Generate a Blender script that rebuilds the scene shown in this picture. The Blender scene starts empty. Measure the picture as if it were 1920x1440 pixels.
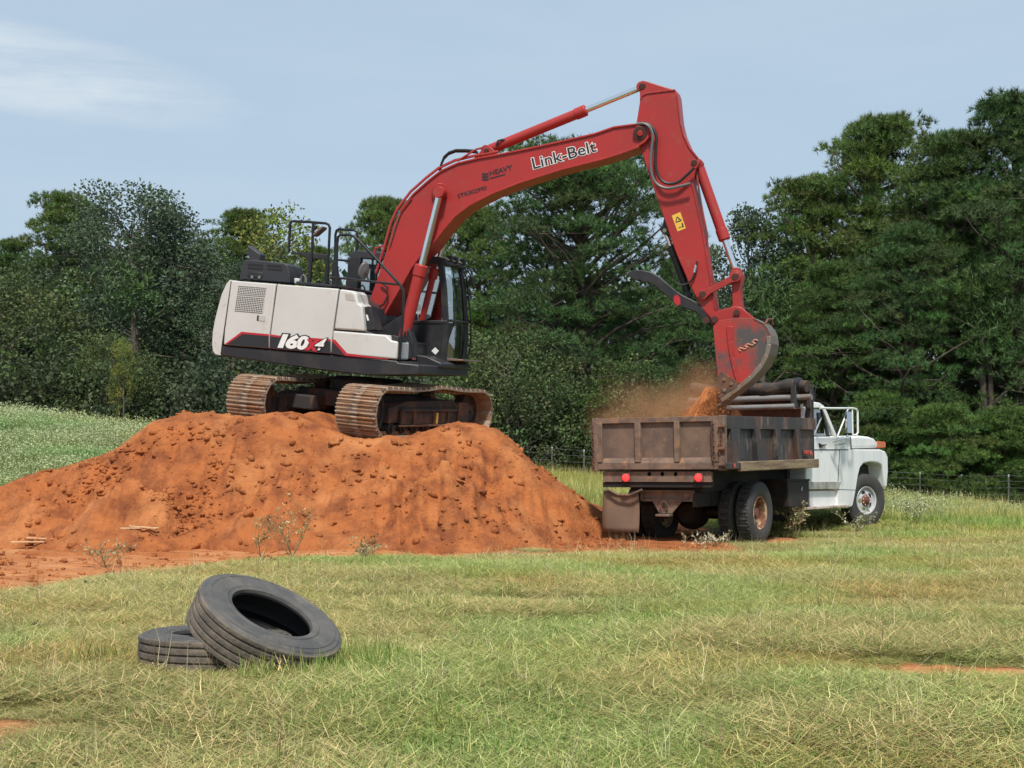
import bpy, bmesh, math, random
import numpy as np
from mathutils import Matrix, Vector, Euler
R = math.radians
random.seed(7); rng = np.random.default_rng(7)
SC = bpy.context.scene
COL = SC.collection

# ------------------------------------------------------------------ camera
FPX, CX, HY, EYE = 2700.0, 960.0, 842.0, 1.5        # focal length, centre and horizon in photo pixels, eye height
cam = bpy.data.cameras.new('camera'); cam_o = bpy.data.objects.new('camera', cam); COL.objects.link(cam_o)
cam_o.location = (0, 0, EYE); cam_o.rotation_euler = (R(90), 0, 0)
cam.sensor_width = 36; cam.lens = FPX / 1920 * 36; cam.shift_y = (HY - 720) / 1920
cam.clip_start = 0.1; cam.clip_end = 3000
SC.camera = cam_o
# ------------------------------------------------------------------ sky and sun
SUN_EL, SUN_AZ = 56.0, 178.0       # azimuth clockwise from +Y: the sun stands high behind the camera
wd = bpy.data.worlds.new('World'); SC.world = wd; wd.use_nodes = True
nt = wd.node_tree; nt.nodes.clear()
def wn(t, **k):
    n = nt.nodes.new(t)
    for a, b in k.items(): setattr(n, a, b)
    return n
wout = wn('ShaderNodeOutputWorld'); wbg = wn('ShaderNodeBackground')
sky = wn('ShaderNodeTexSky', sky_type='NISHITA', sun_disc=False)
sky.sun_elevation = R(SUN_EL); sky.sun_rotation = R(SUN_AZ); sky.air_density = 1.0; sky.dust_density = 1.5; sky.ozone_density = 1.5
tc = wn('ShaderNodeTexCoord'); mp = wn('ShaderNodeMapping'); mp.inputs['Scale'].default_value = (1.6, 1.6, 7.5); mp.inputs['Rotation'].default_value = (0, R(-9), R(20))
mp.inputs['Location'].default_value = (0.35, 0.1, 0.62)
nz = wn('ShaderNodeTexNoise'); nz.inputs['Scale'].default_value = 2.1; nz.inputs['Detail'].default_value = 9; nz.inputs['Roughness'].default_value = 0.62; nz.inputs['Distortion'].default_value = 0.35
cr = wn('ShaderNodeValToRGB'); cr.color_ramp.elements[0].position = 0.38; cr.color_ramp.elements[1].position = 0.72
cr.color_ramp.elements[0].color = (0, 0, 0, 1); cr.color_ramp.elements[1].color = (1, 1, 1, 1)
veil = wn('ShaderNodeMixRGB'); veil.inputs[0].default_value = 0.78; veil.inputs[2].default_value = (4.5, 5.72, 6.95, 1)   # thin high overcast
cl = wn('ShaderNodeMixRGB'); cl.inputs[2].default_value = (7.6, 8.0, 8.1, 1)
mul = wn('ShaderNodeMath', operation='MULTIPLY'); mul.inputs[1].default_value = 0.75
def wm(op, a, b):                       # small math helper for the cirrus bank at upper left
    q = wn('ShaderNodeMath', operation=op)
    for i, v in enumerate((a, b)):
        if v is None: continue
        if isinstance(v, (int, float)): q.inputs[i].default_value = v
        else: nt.links.new(v, q.inputs[i])
    return q.outputs[0]
sep = wn('ShaderNodeSeparateXYZ'); nt.links.new(tc.outputs['Generated'], sep.inputs[0])
az_ = wm('ARCTAN2', sep.outputs['X'], sep.outputs['Y']); el_ = wm('ARCSINE', sep.outputs['Z'], None)
du = wm('DIVIDE', wm('ADD', az_, .345), .175); dv = wm('DIVIDE', wm('ADD', wm('ADD', el_, -.2060), wm('MULTIPLY', az_, .12)), .031)
bank = wm('SUBTRACT', 1.0, wm('ADD', wm('MULTIPLY', du, du), wm('MULTIPLY', dv, dv)))
bank = wm('MAXIMUM', bank, 0.0); cover = wm('ADD', wm('MULTIPLY', bank, 1.35), .14)
L = nt.links.new
L(tc.outputs['Generated'], mp.inputs[0]); L(mp.outputs[0], nz.inputs['Vector']); L(nz.outputs['Fac'], cr.inputs[0])
L(sky.outputs[0], veil.inputs[1]); L(veil.outputs[0], cl.inputs[1]); L(cr.outputs[0], mul.inputs[0]); L(wm('MINIMUM', wm('ADD', wm('MULTIPLY', mul.outputs[0], cover), wm('MULTIPLY', bank, .10)), 1.0), cl.inputs[0])
L(cl.outputs[0], wbg.inputs[0]); wbg.inputs[1].default_value = 0.10; L(wbg.outputs[0], wout.inputs[0])
sl = bpy.data.lights.new('sun', 'SUN'); sl.energy = 3.9; sl.angle = R(6); sl.color = (1.0, 0.95, 0.87)
so = bpy.data.objects.new('sun', sl); COL.objects.link(so)
_sd = Vector((math.sin(R(SUN_AZ)) * math.cos(R(SUN_EL)), math.cos(R(SUN_AZ)) * math.cos(R(SUN_EL)), math.sin(R(SUN_EL))))
so.rotation_euler = _sd.to_track_quat('Z', 'Y').to_euler(); so.location = (0, 0, 60)
SC.view_settings.view_transform = 'Standard'; SC.view_settings.look = 'None'; SC.view_settings.gamma = 1.0
SC.view_settings.exposure = 0.2; SC.view_settings.use_curve_mapping = False
SC.cycles.max_bounces = 5; SC.cycles.diffuse_bounces = 3; SC.cycles.glossy_bounces = 3; SC.cycles.transmission_bounces = 4; SC.cycles.transparent_max_bounces = 16; SC.cycles.volume_bounces = 1; SC.cycles.volume_step_rate = 2.0
SC.cycles.use_denoising = True; SC.cycles.use_adaptive_sampling = True; SC.cycles.adaptive_threshold = 0.022

# ------------------------------------------------------------------ helpers
def tag(o, label=None, cat=None, group=None, kind=None):
    if label: o['label'] = label
    if cat: o['category'] = cat
    if group: o['group'] = group
    if kind: o['kind'] = kind
    return o
def empty(name, M, label, cat, group=None):
    o = bpy.data.objects.new(name, None); COL.objects.link(o); o.matrix_world = M; o.empty_display_size = 0.3
    return tag(o, label, cat, group)
def link(name, me, parent=None, M=None):
    o = bpy.data.objects.new(name, me); COL.objects.link(o)
    if parent: o.parent = parent
    if M is not None: o.matrix_local = M
    return o
class MB:
    def __init__(s): s.v = []; s.f = []; s.m = []
    def add(s, vs, fs, mi=0):
        b = len(s.v); s.v += [tuple(v) for v in vs]
        for f in fs: s.f.append([i + b for i in f]); s.m.append(mi)
        return s
    def prism(s, poly, d, mi=0):
        n = len(poly); d = Vector(d); a = [Vector(p) for p in poly]
        vs = a + [p + d for p in a]
        return s.add(vs, [list(range(n))[::-1], list(range(n, 2 * n))] + [[i, (i + 1) % n, n + (i + 1) % n, n + i] for i in range(n)], mi)
    def hexa(s, lo, hi, mi=0):      # two quads
        return s.add(list(lo) + list(hi), [[3, 2, 1, 0], [4, 5, 6, 7]] + [[i, (i + 1) % 4, 4 + (i + 1) % 4, 4 + i] for i in range(4)], mi)
    def box(s, lo, hi, mi=0, M=None):
        (a, b, c), (d, e, f) = lo, hi
        vs = [Vector(p) for p in ((a, b, c), (d, b, c), (d, e, c), (a, e, c), (a, b, f), (d, b, f), (d, e, f), (a, e, f))]
        if M is not None: vs = [M @ v for v in vs]
        return s.hexa(vs[:4], vs[4:], mi)
    def bar(s, p, q, wid, up, hgt, mi=0):      # rectangular bar from p to q; wid across, hgt along up
        p, q, up = Vector(p), Vector(q), Vector(up); d = (q - p).normalized(); sd = d.cross(up).normalized(); up = sd.cross(d).normalized()
        o = [(-wid / 2, -hgt / 2), (wid / 2, -hgt / 2), (wid / 2, hgt / 2), (-wid / 2, hgt / 2)]
        return s.hexa([p + sd * a + up * b for a, b in o], [q + sd * a + up * b for a, b in o], mi)
    def tube(s, path, r, n=8, mi=0, caps=True):
        P = [Vector(p) for p in path]; rr = r if isinstance(r, (list, tuple)) else [r] * len(P)
        prev = None; rings = []
        for i, p in enumerate(P):
            t = (P[min(i + 1, len(P) - 1)] - P[max(i - 1, 0)]).normalized()
            if prev is None:
                a = t.orthogonal().normalized()
            else:
                a = (prev - t * prev.dot(t))
                a = a.normalized() if a.length > 1e-6 else t.orthogonal().normalized()
            prev = a; b = t.cross(a)
            rings.append([p + (a * math.cos(2 * math.pi * k / n) + b * math.sin(2 * math.pi * k / n)) * rr[i] for k in range(n)])
        vs = [v for r_ in rings for v in r_]; fs = []
        for i in range(len(P) - 1):
            for k in range(n): fs.append([i * n + k, i * n + (k + 1) % n, (i + 1) * n + (k + 1) % n, (i + 1) * n + k])
        if caps: fs += [list(range(n))[::-1], list(range((len(P) - 1) * n, len(P) * n))]
        return s.add(vs, fs, mi)
    def lathe(s, prof, n, M, closed=False, mi=0, mf=None, rfun=None):   # prof: (r, z); axis = local z of M
        vs = []; fs = []; m = len(prof)
        for k in range(n):
            a = 2 * math.pi * k / n; c, sn = math.cos(a), math.sin(a)
            for j, (r, z) in enumerate(prof):
                if rfun: r = rfun(k, j, r)
                vs.append(M @ Vector((r * c, r * sn, z)))
        b = len(s.v); s.v += [tuple(v) for v in vs]
        for k in range(n):
            k2 = (k + 1) % n
            for j in range(m if closed else m - 1):
                j2 = (j + 1) % m
                s.f.append([b + k * m + j, b + k2 * m + j, b + k2 * m + j2, b + k * m + j2]); s.m.append(mf(j) if mf else mi)
        return s
    def mesh(s, mats, smooth=None, name='m'):
        me = bpy.data.meshes.new(name); me.from_pydata(s.v, [], s.f)
        for m in (mats if isinstance(mats, (list, tuple)) else [mats]): me.materials.append(m)
        me.polygons.foreach_set('material_index', s.m)
        bm = bmesh.new(); bm.from_mesh(me); bmesh.ops.recalc_face_normals(bm, faces=bm.faces); bm.to_mesh(me); bm.free()
        if smooth: me.shade_smooth(); me.set_sharp_from_angle(angle=R(smooth))
        me.update(); return me
    def build(s, name, mats, parent=None, bevel=0, smooth=35, M=None, seg=2):
        o = link(name, s.mesh(mats, smooth, name), parent, M)
        if bevel:
            b = o.modifiers.new('bevel', 'BEVEL'); b.width = bevel; b.segments = seg; b.limit_method = 'ANGLE'; b.angle_limit = R(40); b.harden_normals = False
        return o
def npmesh(name, V, F, mats=(), col=None, smooth=False, midx=None):      # V (n,3), F (m,3 or 4) numpy
    me = bpy.data.meshes.new(name); V = np.asarray(V, np.float32); F = np.asarray(F, np.int32); k = F.shape[1]
    me.vertices.add(len(V)); me.vertices.foreach_set('co', V.ravel())
    me.loops.add(F.size); me.loops.foreach_set('vertex_index', F.ravel())
    me.polygons.add(len(F)); me.polygons.foreach_set('loop_start', np.arange(0, F.size, k, dtype=np.int32))
    if midx is not None: me.polygons.foreach_set('material_index', np.asarray(midx, np.int32))
    for m in mats: me.materials.append(m)
    me.update(calc_edges=True)
    if col is not None:
        a = me.color_attributes.new('Col', 'FLOAT_COLOR', 'POINT'); c = np.ones((len(V), 4), np.float32); c[:, :3] = col; a.data.foreach_set('color', c.ravel())
    if smooth: me.shade_smooth()
    return me
def smoothstep(a, b, x):      # also falls when a > b
    t = np.clip((np.asarray(x, float) - a) / (b - a), 0, 1); return t * t * (3 - 2 * t)
_lat = np.random.default_rng(3).random((256, 256))
def vnoise(x, y):                     # smooth value noise, about -1..1
    x = np.asarray(x, float); y = np.asarray(y, float); xi = np.floor(x).astype(int); yi = np.floor(y).astype(int); fx = x - xi; fy = y - yi
    fx = fx ** 3 * (fx * (fx * 6 - 15) + 10); fy = fy ** 3 * (fy * (fy * 6 - 15) + 10)
    g = lambda a, b: _lat[a % 256, b % 256]
    return ((g(xi, yi) * (1 - fx) + g(xi + 1, yi) * fx) * (1 - fy) + (g(xi, yi + 1) * (1 - fx) + g(xi + 1, yi + 1) * fx) * fy) * 2 - 1
def fbm(x, y, o=5, lac=2.1, gain=0.5):
    s = 0; a = 1
    for i in range(o): s = s + a * vnoise(x + 17.3 * i, y - 9.1 * i); x = x * lac; y = y * lac; a *= gain
    return s
class Frame:
    """a thing's own axes; pl() finds where the line of sight through a photo pixel meets a plane of the thing"""
    def __init__(s, M): s.M = M; s.I = M.inverted(); s.o = s.I @ Vector((0, 0, EYE))
    def pl(s, px, py, axis, val):
        d = s.I.to_3x3() @ Vector(((px - CX) / FPX, 1, (HY - py) / FPX))
        return s.o + d * ((val - s.o[axis]) / d[axis])
def at(px, py, Y): return Vector(((px - CX) / FPX * Y, Y, EYE + (HY - py) / FPX * Y))

# ------------------------------------------------------------------ materials
def newmat(name):
    m = bpy.data.materials.new(name); m.use_nodes = True; t = m.node_tree; b = t.nodes['Principled BSDF']; return m, t, b
def mat(name, col, rough=0.5, metal=0.0, col2=None, scale=3.0, lo=0.45, hi=0.65, bump=0.0, bscale=40.0, spec=0.5, detail=6, col3=None, scale3=14.0, lo3=0.55, hi3=0.7, stretch=(1, 1, 1), coat=0.0, bdist=0.02):
    m, t, b = newmat(name); n = t.nodes; l = t.links.new
    b.inputs['Base Color'].default_value = (*col, 1); b.inputs['Roughness'].default_value = rough; b.inputs['Metallic'].default_value = metal
    b.inputs['Specular IOR Level'].default_value = spec; b.inputs['Coat Weight'].default_value = coat
    c = n.new('ShaderNodeTexCoord'); mpn = n.new('ShaderNodeMapping'); mpn.inputs['Scale'].default_value = stretch; l(c.outputs['Object'], mpn.inputs[0])
    cur = None
    def layer(prev, colr, sc, a, z):
        ns = n.new('ShaderNodeTexNoise'); ns.inputs['Scale'].default_value = sc; ns.inputs['Detail'].default_value = detail; ns.inputs['Roughness'].default_value = 0.65
        l(mpn.outputs[0], ns.inputs['Vector'])
        r = n.new('ShaderNodeMapRange'); r.inputs['From Min'].default_value = a; r.inputs['From Max'].default_value = z; l(ns.outputs['Fac'], r.inputs[0])
        mx = n.new('ShaderNodeMixRGB'); l(r.outputs[0], mx.inputs[0])
        if prev is None: mx.inputs[1].default_value = (*col, 1)
        else: l(prev, mx.inputs[1])
        mx.inputs[2].default_value = (*colr, 1); return mx.outputs[0]
    if col2: cur = layer(cur, col2, scale, lo, hi)
    if col3: cur = layer(cur, col3, scale3, lo3, hi3)
    if cur is not None:
        l(cur, b.inputs['Base Color'])
    if bump:
        ns = n.new('ShaderNodeTexNoise'); ns.inputs['Scale'].default_value = bscale; ns.inputs['Detail'].default_value = 5; l(c.outputs['Object'], ns.inputs['Vector'])
        bp = n.new('ShaderNodeBump'); bp.inputs['Strength'].default_value = min(bump, 1.0); bp.inputs['Distance'].default_value = bdist; l(ns.outputs['Fac'], bp.inputs['Height']); l(bp.outputs[0], b.inputs['Normal'])
    return m
CLAY = (0.37, 0.122, 0.040); CLAYD = (0.20, 0.064, 0.026); CLAYL = (0.46, 0.185, 0.068)
M = {}
M['red'] = mat('red_paint', (0.385, 0.029, 0.026), 0.42, col2=(0.315, 0.032, 0.028), scale=1.3, lo=0.4, hi=0.7, col3=(0.27, 0.085, 0.055), scale3=7, lo3=0.58, hi3=0.80, spec=0.45)
M['redworn'] = mat('worn_red_paint', (0.40, 0.028, 0.024), 0.6, col2=(0.075, 0.066, 0.066), scale=1.6, lo=0.43, hi=0.58, col3=(0.21, 0.085, 0.04), scale3=6, lo3=0.54, hi3=0.72, bump=0.15)
M['white'] = mat('cream_white_paint', (0.565, 0.557, 0.535), 0.42, col2=(0.51, 0.495, 0.47), scale=1.1, lo=0.4, hi=0.75, col3=(0.40, 0.32, 0.24), scale3=3.5, lo3=0.60, hi3=0.85, spec=0.4)
M['black'] = mat('black_paint', (0.018, 0.018, 0.021), 0.45, col2=(0.05, 0.043, 0.04), scale=2.2, lo=0.45, hi=0.75)
M['plastic'] = mat('dark_grey_plastic', (0.03, 0.031, 0.036), 0.55, bump=0.05, bscale=120)
M['rail'] = mat('black_rail_paint', (0.012, 0.012, 0.015), 0.35)
M['decalblack'] = mat('black_decal', (0.022, 0.022, 0.025), 0.4)
M['decalred'] = mat('red_decal', (0.45, 0.02, 0.03), 0.4)
M['decalwhite'] = mat('white_decal', (0.75, 0.74, 0.72), 0.4)
M['decalyellow'] = mat('yellow_sticker', (0.75, 0.45, 0.06), 0.45)
M['chrome'] = mat('chrome_rod', (0.85, 0.85, 0.86), 0.16, metal=1.0)
M['hose'] = mat('black_hose', (0.016, 0.016, 0.017), 0.5)
M['hosegrey'] = mat('grey_hose', (0.12, 0.12, 0.125), 0.45)
M['bolt'] = mat('dark_pin_steel', (0.09, 0.035, 0.03), 0.5, metal=0.3)
M['steelworn'] = mat('worn_steel', (0.26, 0.22, 0.19), 0.45, metal=0.55, col2=(0.27, 0.15, 0.085), scale=5, lo=0.45, hi=0.65)
M['trackshoe'] = mat('rusty_track_steel', (0.42, 0.32, 0.235), 0.5, metal=0.25, col2=(0.36, 0.18, 0.085), scale=3.2, lo=0.42, hi=0.62, col3=(0.10, 0.065, 0.05), scale3=9, lo3=0.50, hi3=0.68, bump=0.25, bscale=30)
M['mud'] = mat('muddy_steel', (0.045, 0.036, 0.032), 0.85, col2=(0.19, 0.08, 0.04), scale=2.2, lo=0.47, hi=0.66, bump=0.5, bscale=18)
M['muddark'] = mat('dark_muddy_steel', (0.035, 0.030, 0.029), 0.8, col2=(0.15, 0.06, 0.03), scale=2.5, lo=0.5, hi=0.72, bump=0.35, bscale=18)
M['clay'] = mat('red_clay', CLAY, 0.95, col2=CLAYD, scale=2.6, lo=0.42, hi=0.64, col3=CLAYL, scale3=1.1, lo3=0.48, hi3=0.70, bump=1.0, bscale=20, bdist=0.03, spec=0.15, detail=9)
M['loose'] = mat('loose_dry_clay', (0.60, 0.25, 0.095), 0.95, col2=(0.50, 0.19, 0.07), scale=3, spec=0.1)
M['bedsteel'] = mat('weathered_black_bed_steel', (0.038, 0.036, 0.037), 0.62, col2=(0.12, 0.06, 0.038), scale=2.4, lo=0.48, hi=0.64, col3=(0.25, 0.22, 0.19), scale3=6, lo3=0.55, hi3=0.78, bump=0.2, stretch=(1, 1, 0.35))
M['tailgate'] = mat('dusty_brown_tailgate_steel', (0.20, 0.13, 0.092), 0.75, col2=(0.105, 0.07, 0.056), scale=2.6, lo=0.42, hi=0.62, col3=(0.36, 0.18, 0.09), scale3=5, lo3=0.52, hi3=0.74, bump=0.2)
M['tailpanel'] = mat('dull_brown_tailgate_sheet', (0.12, 0.078, 0.062), 0.7, col2=(0.20, 0.125, 0.084), scale=2.6, lo=0.42, hi=0.66, col3=(0.24, 0.14, 0.085), scale3=9, lo3=0.56, hi3=0.76, bump=0.12)
M['rust'] = mat('rusty_steel', (0.17, 0.07, 0.04), 0.85, col2=(0.07, 0.045, 0.037), scale=6, lo=0.42, hi=0.62, bump=0.4)
M['timber'] = mat('old_timber', (0.27, 0.20, 0.12), 0.85, col2=(0.15, 0.10, 0.062), scale=4, lo=0.4, hi=0.62, bump=0.5, bscale=22, stretch=(0.3, 3, 3))
M['chassis'] = mat('dark_chassis', (0.016, 0.014, 0.014), 0.75, col2=(0.045, 0.028, 0.022), scale=3, lo=0.48, hi=0.7)
M['truckwhite'] = mat('old_white_truck_paint', (0.84, 0.84, 0.82), 0.35, col2=(0.70, 0.70, 0.69), scale=1.4, lo=0.44, hi=0.72, col3=(0.40, 0.37, 0.33), scale3=2.3, lo3=0.62, hi3=0.80, stretch=(2.2, 2.2, 0.5), spec=0.5)
M['rubber'] = mat('dusty_rubber', (0.035, 0.034, 0.034), 0.8, col2=(0.058, 0.055, 0.052), scale=4, lo=0.4, hi=0.7, bump=0.15, bscale=60)
M['oldtread'] = mat('weathered_tread_rubber', (0.092, 0.077, 0.064), 0.85, col2=(0.19, 0.15, 0.115), scale=6, lo=0.42, hi=0.66, bump=0.5, bscale=45)
M['oldsidewall'] = mat('weathered_sidewall_rubber', (0.066, 0.063, 0.060), 0.6, col2=(0.125, 0.114, 0.10), scale=4, lo=0.42, hi=0.72, col3=(0.19, 0.155, 0.12), scale3=9, lo3=0.55, hi3=0.78, bump=0.25, bscale=45)
M['liner'] = mat('black_tyre_liner', (0.010, 0.010, 0.012), 0.6)
M['rimgrey'] = mat('silver_grey_rim', (0.50, 0.51, 0.54), 0.4, col2=(0.36, 0.33, 0.31), scale=5, lo=0.5, hi=0.75)
M['rimrust'] = mat('rusty_cream_rim', (0.52, 0.41, 0.28), 0.6, col2=(0.17, 0.06, 0.03), scale=5.5, lo=0.42, hi=0.58)
M['rimrustdark'] = mat('rust_brown_hub', (0.16, 0.055, 0.03), 0.7, col2=(0.09, 0.05, 0.04), scale=9)
M['flap'] = mat('dusty_mud_flap', (0.15, 0.10, 0.068), 0.85, col2=(0.20, 0.12, 0.075), scale=2.0, lo=0.4, hi=0.7)
M['tarp'] = mat('dusty_rolled_tarp', (0.042, 0.036, 0.033), 0.85, col2=(0.13, 0.075, 0.045), scale=4, lo=0.46, hi=0.68, bump=0.8, bscale=16)
M['pipe'] = mat('grey_pipe', (0.26, 0.255, 0.25), 0.5, metal=0.3, col2=(0.20, 0.11, 0.065), scale=3, lo=0.5, hi=0.68)
M['amber'] = mat('amber_lens', (0.62, 0.12, 0.01), 0.25)
M['redlens'] = mat('dull_red_lens', (0.38, 0.06, 0.045), 0.4)
M['mirror'] = mat('mirror_glass', (0.55, 0.58, 0.6), 0.05, metal=1.0)
M['bark'] = mat('grey_brown_bark', (0.12, 0.092, 0.073), 0.9, col2=(0.07, 0.055, 0.046), scale=6, bump=0.6, bscale=14)
M['palebark'] = mat('pale_bark', (0.19, 0.16, 0.13), 0.9, col2=(0.11, 0.095, 0.08), scale=6, bump=0.4, bscale=14)
M['tpost'] = mat('painted_fence_post', (0.10, 0.11, 0.09), 0.7)
M['tposttop'] = mat('white_post_tip', (0.7, 0.7, 0.66), 0.6)
M['wire'] = mat('galvanised_wire', (0.22, 0.22, 0.22), 0.45, metal=0.7)
def glassmat(name, tint, refl=0.12):
    m, t, b = newmat(name); n = t.nodes; l = t.links.new; n.remove(b)
    tr = n.new('ShaderNodeBsdfTransparent'); tr.inputs[0].default_value = (*tint, 1); g = n.new('ShaderNodeBsdfGlossy'); g.inputs['Roughness'].default_value = 0.03
    lw = n.new('ShaderNodeLayerWeight'); lw.inputs['Blend'].default_value = 0.35; ad = n.new('ShaderNodeMath'); ad.operation = 'MULTIPLY_ADD'; ad.inputs[1].default_value = 0.6; ad.inputs[2].default_value = refl
    mx = n.new('ShaderNodeMixShader'); l(lw.outputs['Fresnel'], ad.inputs[0]); l(ad.outputs[0], mx.inputs[0]); l(tr.outputs[0], mx.inputs[1]); l(g.outputs[0], mx.inputs[2]); l(mx.outputs[0], n['Material Output'].inputs['Surface'])
    return m
M['glass'] = glassmat('cab_glass', (0.80, 0.92, 0.92), 0.48)
def emit(name, col, e, base):
    m, t, b = newmat(name); b.inputs['Base Color'].default_value = (*base, 1); b.inputs['Emission Color'].default_value = (*col, 1); b.inputs['Emission Strength'].default_value = e; b.inputs['Roughness'].default_value = 0.3; return m
M['taillight'] = emit('lit_tail_light', (1.0, 0.05, 0.05), 1.1, (0.5, 0.03, 0.03))
def leafmat(name, col, col2, trans=0.35, rough=0.55, attr=True):
    """foliage: colour from the leaf's own 'Col' attribute, a little light passes through"""
    m, t, b = newmat(name); n = t.nodes; l = t.links.new
    b.inputs['Roughness'].default_value = rough; b.inputs['Specular IOR Level'].default_value = 0.12
    at_ = n.new('ShaderNodeAttribute'); at_.attribute_name = 'Col'
    tn = n.new('ShaderNodeBsdfTranslucent'); mx = n.new('ShaderNodeMixShader'); mx.inputs[0].default_value = trans
    l(at_.outputs['Color'], b.inputs['Base Color']); l(at_.outputs['Color'], tn.inputs[0])
    l(b.outputs[0], mx.inputs[1]); l(tn.outputs[0], mx.inputs[2]); l(mx.outputs[0], n['Material Output'].inputs['Surface'])
    return m
M['leaf'] = leafmat('leaves', None, None, 0.3)
M['needle'] = leafmat('pine_needles', None, None, 0.2)
def grassmat(name):
    m, t, b = newmat(name); n = t.nodes; l = t.links.new
    b.inputs['Roughness'].default_value = 0.6; b.inputs['Specular IOR Level'].default_value = 0.25
    at_ = n.new('ShaderNodeAttribute'); at_.attribute_name = 'Col'
    ti = n.new('ShaderNodeAttribute'); ti.attribute_type = 'INSTANCER'; ti.attribute_name = 'tint'
    mm = n.new('ShaderNodeMixRGB'); mm.blend_type = 'MULTIPLY'; mm.inputs[0].default_value = 1.0
    l(at_.outputs['Color'], mm.inputs[1]); l(ti.outputs['Color'], mm.inputs[2])
    tn = n.new('ShaderNodeBsdfTranslucent'); mx = n.new('ShaderNodeMixShader'); mx.inputs[0].default_value = 0.3
    l(mm.outputs[0], b.inputs['Base Color']); l(mm.outputs[0], tn.inputs[0]); l(b.outputs[0], mx.inputs[1]); l(tn.outputs[0], mx.inputs[2]); l(mx.outputs[0], n['Material Output'].inputs['Surface'])
    return m
M['grass'] = grassmat('grass_blades')
# ------------------------------------------------------------------ frames of the two machines
B_TRK, PSI = 25.5, 17.0
EC = Vector(((684 - CX) / FPX * 26.0, 26.0, 1.83))
def _dir(deg, slope): return Vector((math.cos(R(deg)) * math.cos(R(slope)), math.sin(R(deg)) * math.cos(R(slope)), math.sin(R(slope))))
_L, _T = _dir(-B_TRK, -5.5), _dir(90 - B_TRK, 1.5)
EN = _L.cross(_T).normalized()
_h = Vector((math.cos(R(-PSI)), math.sin(R(-PSI)), 0)); _h.z = -(_h.x * EN.x + _h.y * EN.y) / EN.z; EU = _h.normalized(); EV = EN.cross(EU).normalized()
EM = Matrix(((EU.x, EV.x, EN.x, EC.x), (EU.y, EV.y, EN.y, EC.y), (EU.z, EV.z, EN.z, EC.z), (0, 0, 0, 1)))
EF = Frame(EM)
def E(px, py, v): return EF.pl(px, py, 1, v)
LOW = Matrix.Rotation(R(90 - B_TRK + PSI), 4, 'Z')           # undercarriage axes inside the excavator frame (x along the tracks)
TA = 33.0
TM = Matrix.Translation((3.30, 22.4, -0.085)) @ Matrix.Rotation(R(90 - TA), 4, 'Z') @ Matrix.Rotation(R(-0.45), 4, 'Y') @ Matrix.Rotation(R(-0.6), 4, 'X')
TF = Frame(TM)
def TS(px, py, y=0.0): return TF.pl(px, py, 1, y)            # a plane along the truck's side
def TR(px, py, x=0.0): return TF.pl(px, py, 0, x)            # a plane across the truck

# ------------------------------------------------------------------ terrain
def zbase(X, Y):
    X = np.asarray(X, float); Y = np.asarray(Y, float)
    zb = np.interp(X, [-60, -30, -16, -11.5, -5, 1.7, 8, 14, 60], [3.2, 2.8, 2.2, 1.65, .95, .36, -.1, -.45, -.5])
    return smoothstep(22, 45, Y) * zb
def gz(X, Y):
    X = np.asarray(X, float); Y = np.asarray(Y, float)
    q1, q2 = (X - 3.3) * .545 + (Y - 22.4) * .839, -(X - 3.3) * .839 + (Y - 22.4) * .545        # along and across the truck
    tr = smoothstep(-3, -1, q1) * (1 - smoothstep(8, 10, q1)) * smoothstep(-3, -1.2, q2) * (1 - smoothstep(2.6, 4, q2))
    return zbase(X, Y) * (1 - tr) + tr * (.010 * q1 - .075) + (1 - tr) * 0.035 * fbm(X * 0.35, Y * 0.35, 3) + 0.012 * fbm(X * 1.9 + 5, Y * 1.9, 2)
DX = [-40, -6.2, -5.3, -5.04, -4.9, -4.34, -3.55, -2.73, -.47, 1.65, 2.8, 3.6, 4.2]
DY = [14.3, 14.3, 14.9, 16.2, 18.2, 18.6, 19.9, 20.4, 20.9, 23.0, 24.4, 27, 30]
def dirtmask(X, Y):
    X = np.asarray(X, float); Y = np.asarray(Y, float)
    n = 0.55 * fbm(X * 0.9, Y * 0.9, 4)
    e = Y - np.interp(X, DX, DY) + .3 + .55 * smoothstep(-1, -3, X) + n
    m = smoothstep(-0.35, 0.45, e) * (1 - smoothstep(27.5, 29.0, Y + n)) * (1 - smoothstep(3.6, 4.4, X + n))
    # bare scraped patches in the mown grass and wheel ruts by the lorry
    for (x, y, rx, ry, k) in ((2.95, 9.6, .75, .30, 1.0), (2.3, 9.9, .5, .16, .7), (2.3, 23.3, 1.3, .8, 1.0), (0.6, 20.9, 1.2, .35, .8), (2.6, 22.2, .9, .25, .8), (4.2, 24.6, .9, 1.2, .9), (6.2, 26.3, .8, .5, .5), (-5.0, 13.2, .6, .3, .9), (1.4, 8.1, .5, .12, .5), (0.9, 10.3, .5, .14, .6), (-3.1, 7.6, .7, .35, .8), (0.2, 14.2, .9, .25, .5), (4.9, 13.5, .7, .25, .5)):
        d = ((X - x) / rx) ** 2 + ((Y - y) / ry) ** 2 + 0.8 * n
        m = np.maximum(m, k * (1 - smoothstep(0.4, 1.3, d)))
    return m
def axis(parts):
    a = []
    for lo, hi, st in parts: a += list(np.arange(lo, hi, st))
    return np.array(a + [parts[-1][1]])
xs = axis([(-400, -60, 40), (-60, -24, 4), (-24, -12, .6), (-12, 12, .13), (12, 24, .6), (24, 60, 4), (60, 400, 40)])
ys = axis([(-40, 4, 4), (4, 32, .13), (32, 50, .6), (50, 80, 5), (80, 700, 60)])
GX, GY = np.meshgrid(xs, ys)
def gridfaces(nx, ny):
    i = np.arange(nx * ny).reshape(ny, nx); return np.stack([i[:-1, :-1], i[:-1, 1:], i[1:, 1:], i[1:, :-1]], -1).reshape(-1, 4)
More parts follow.
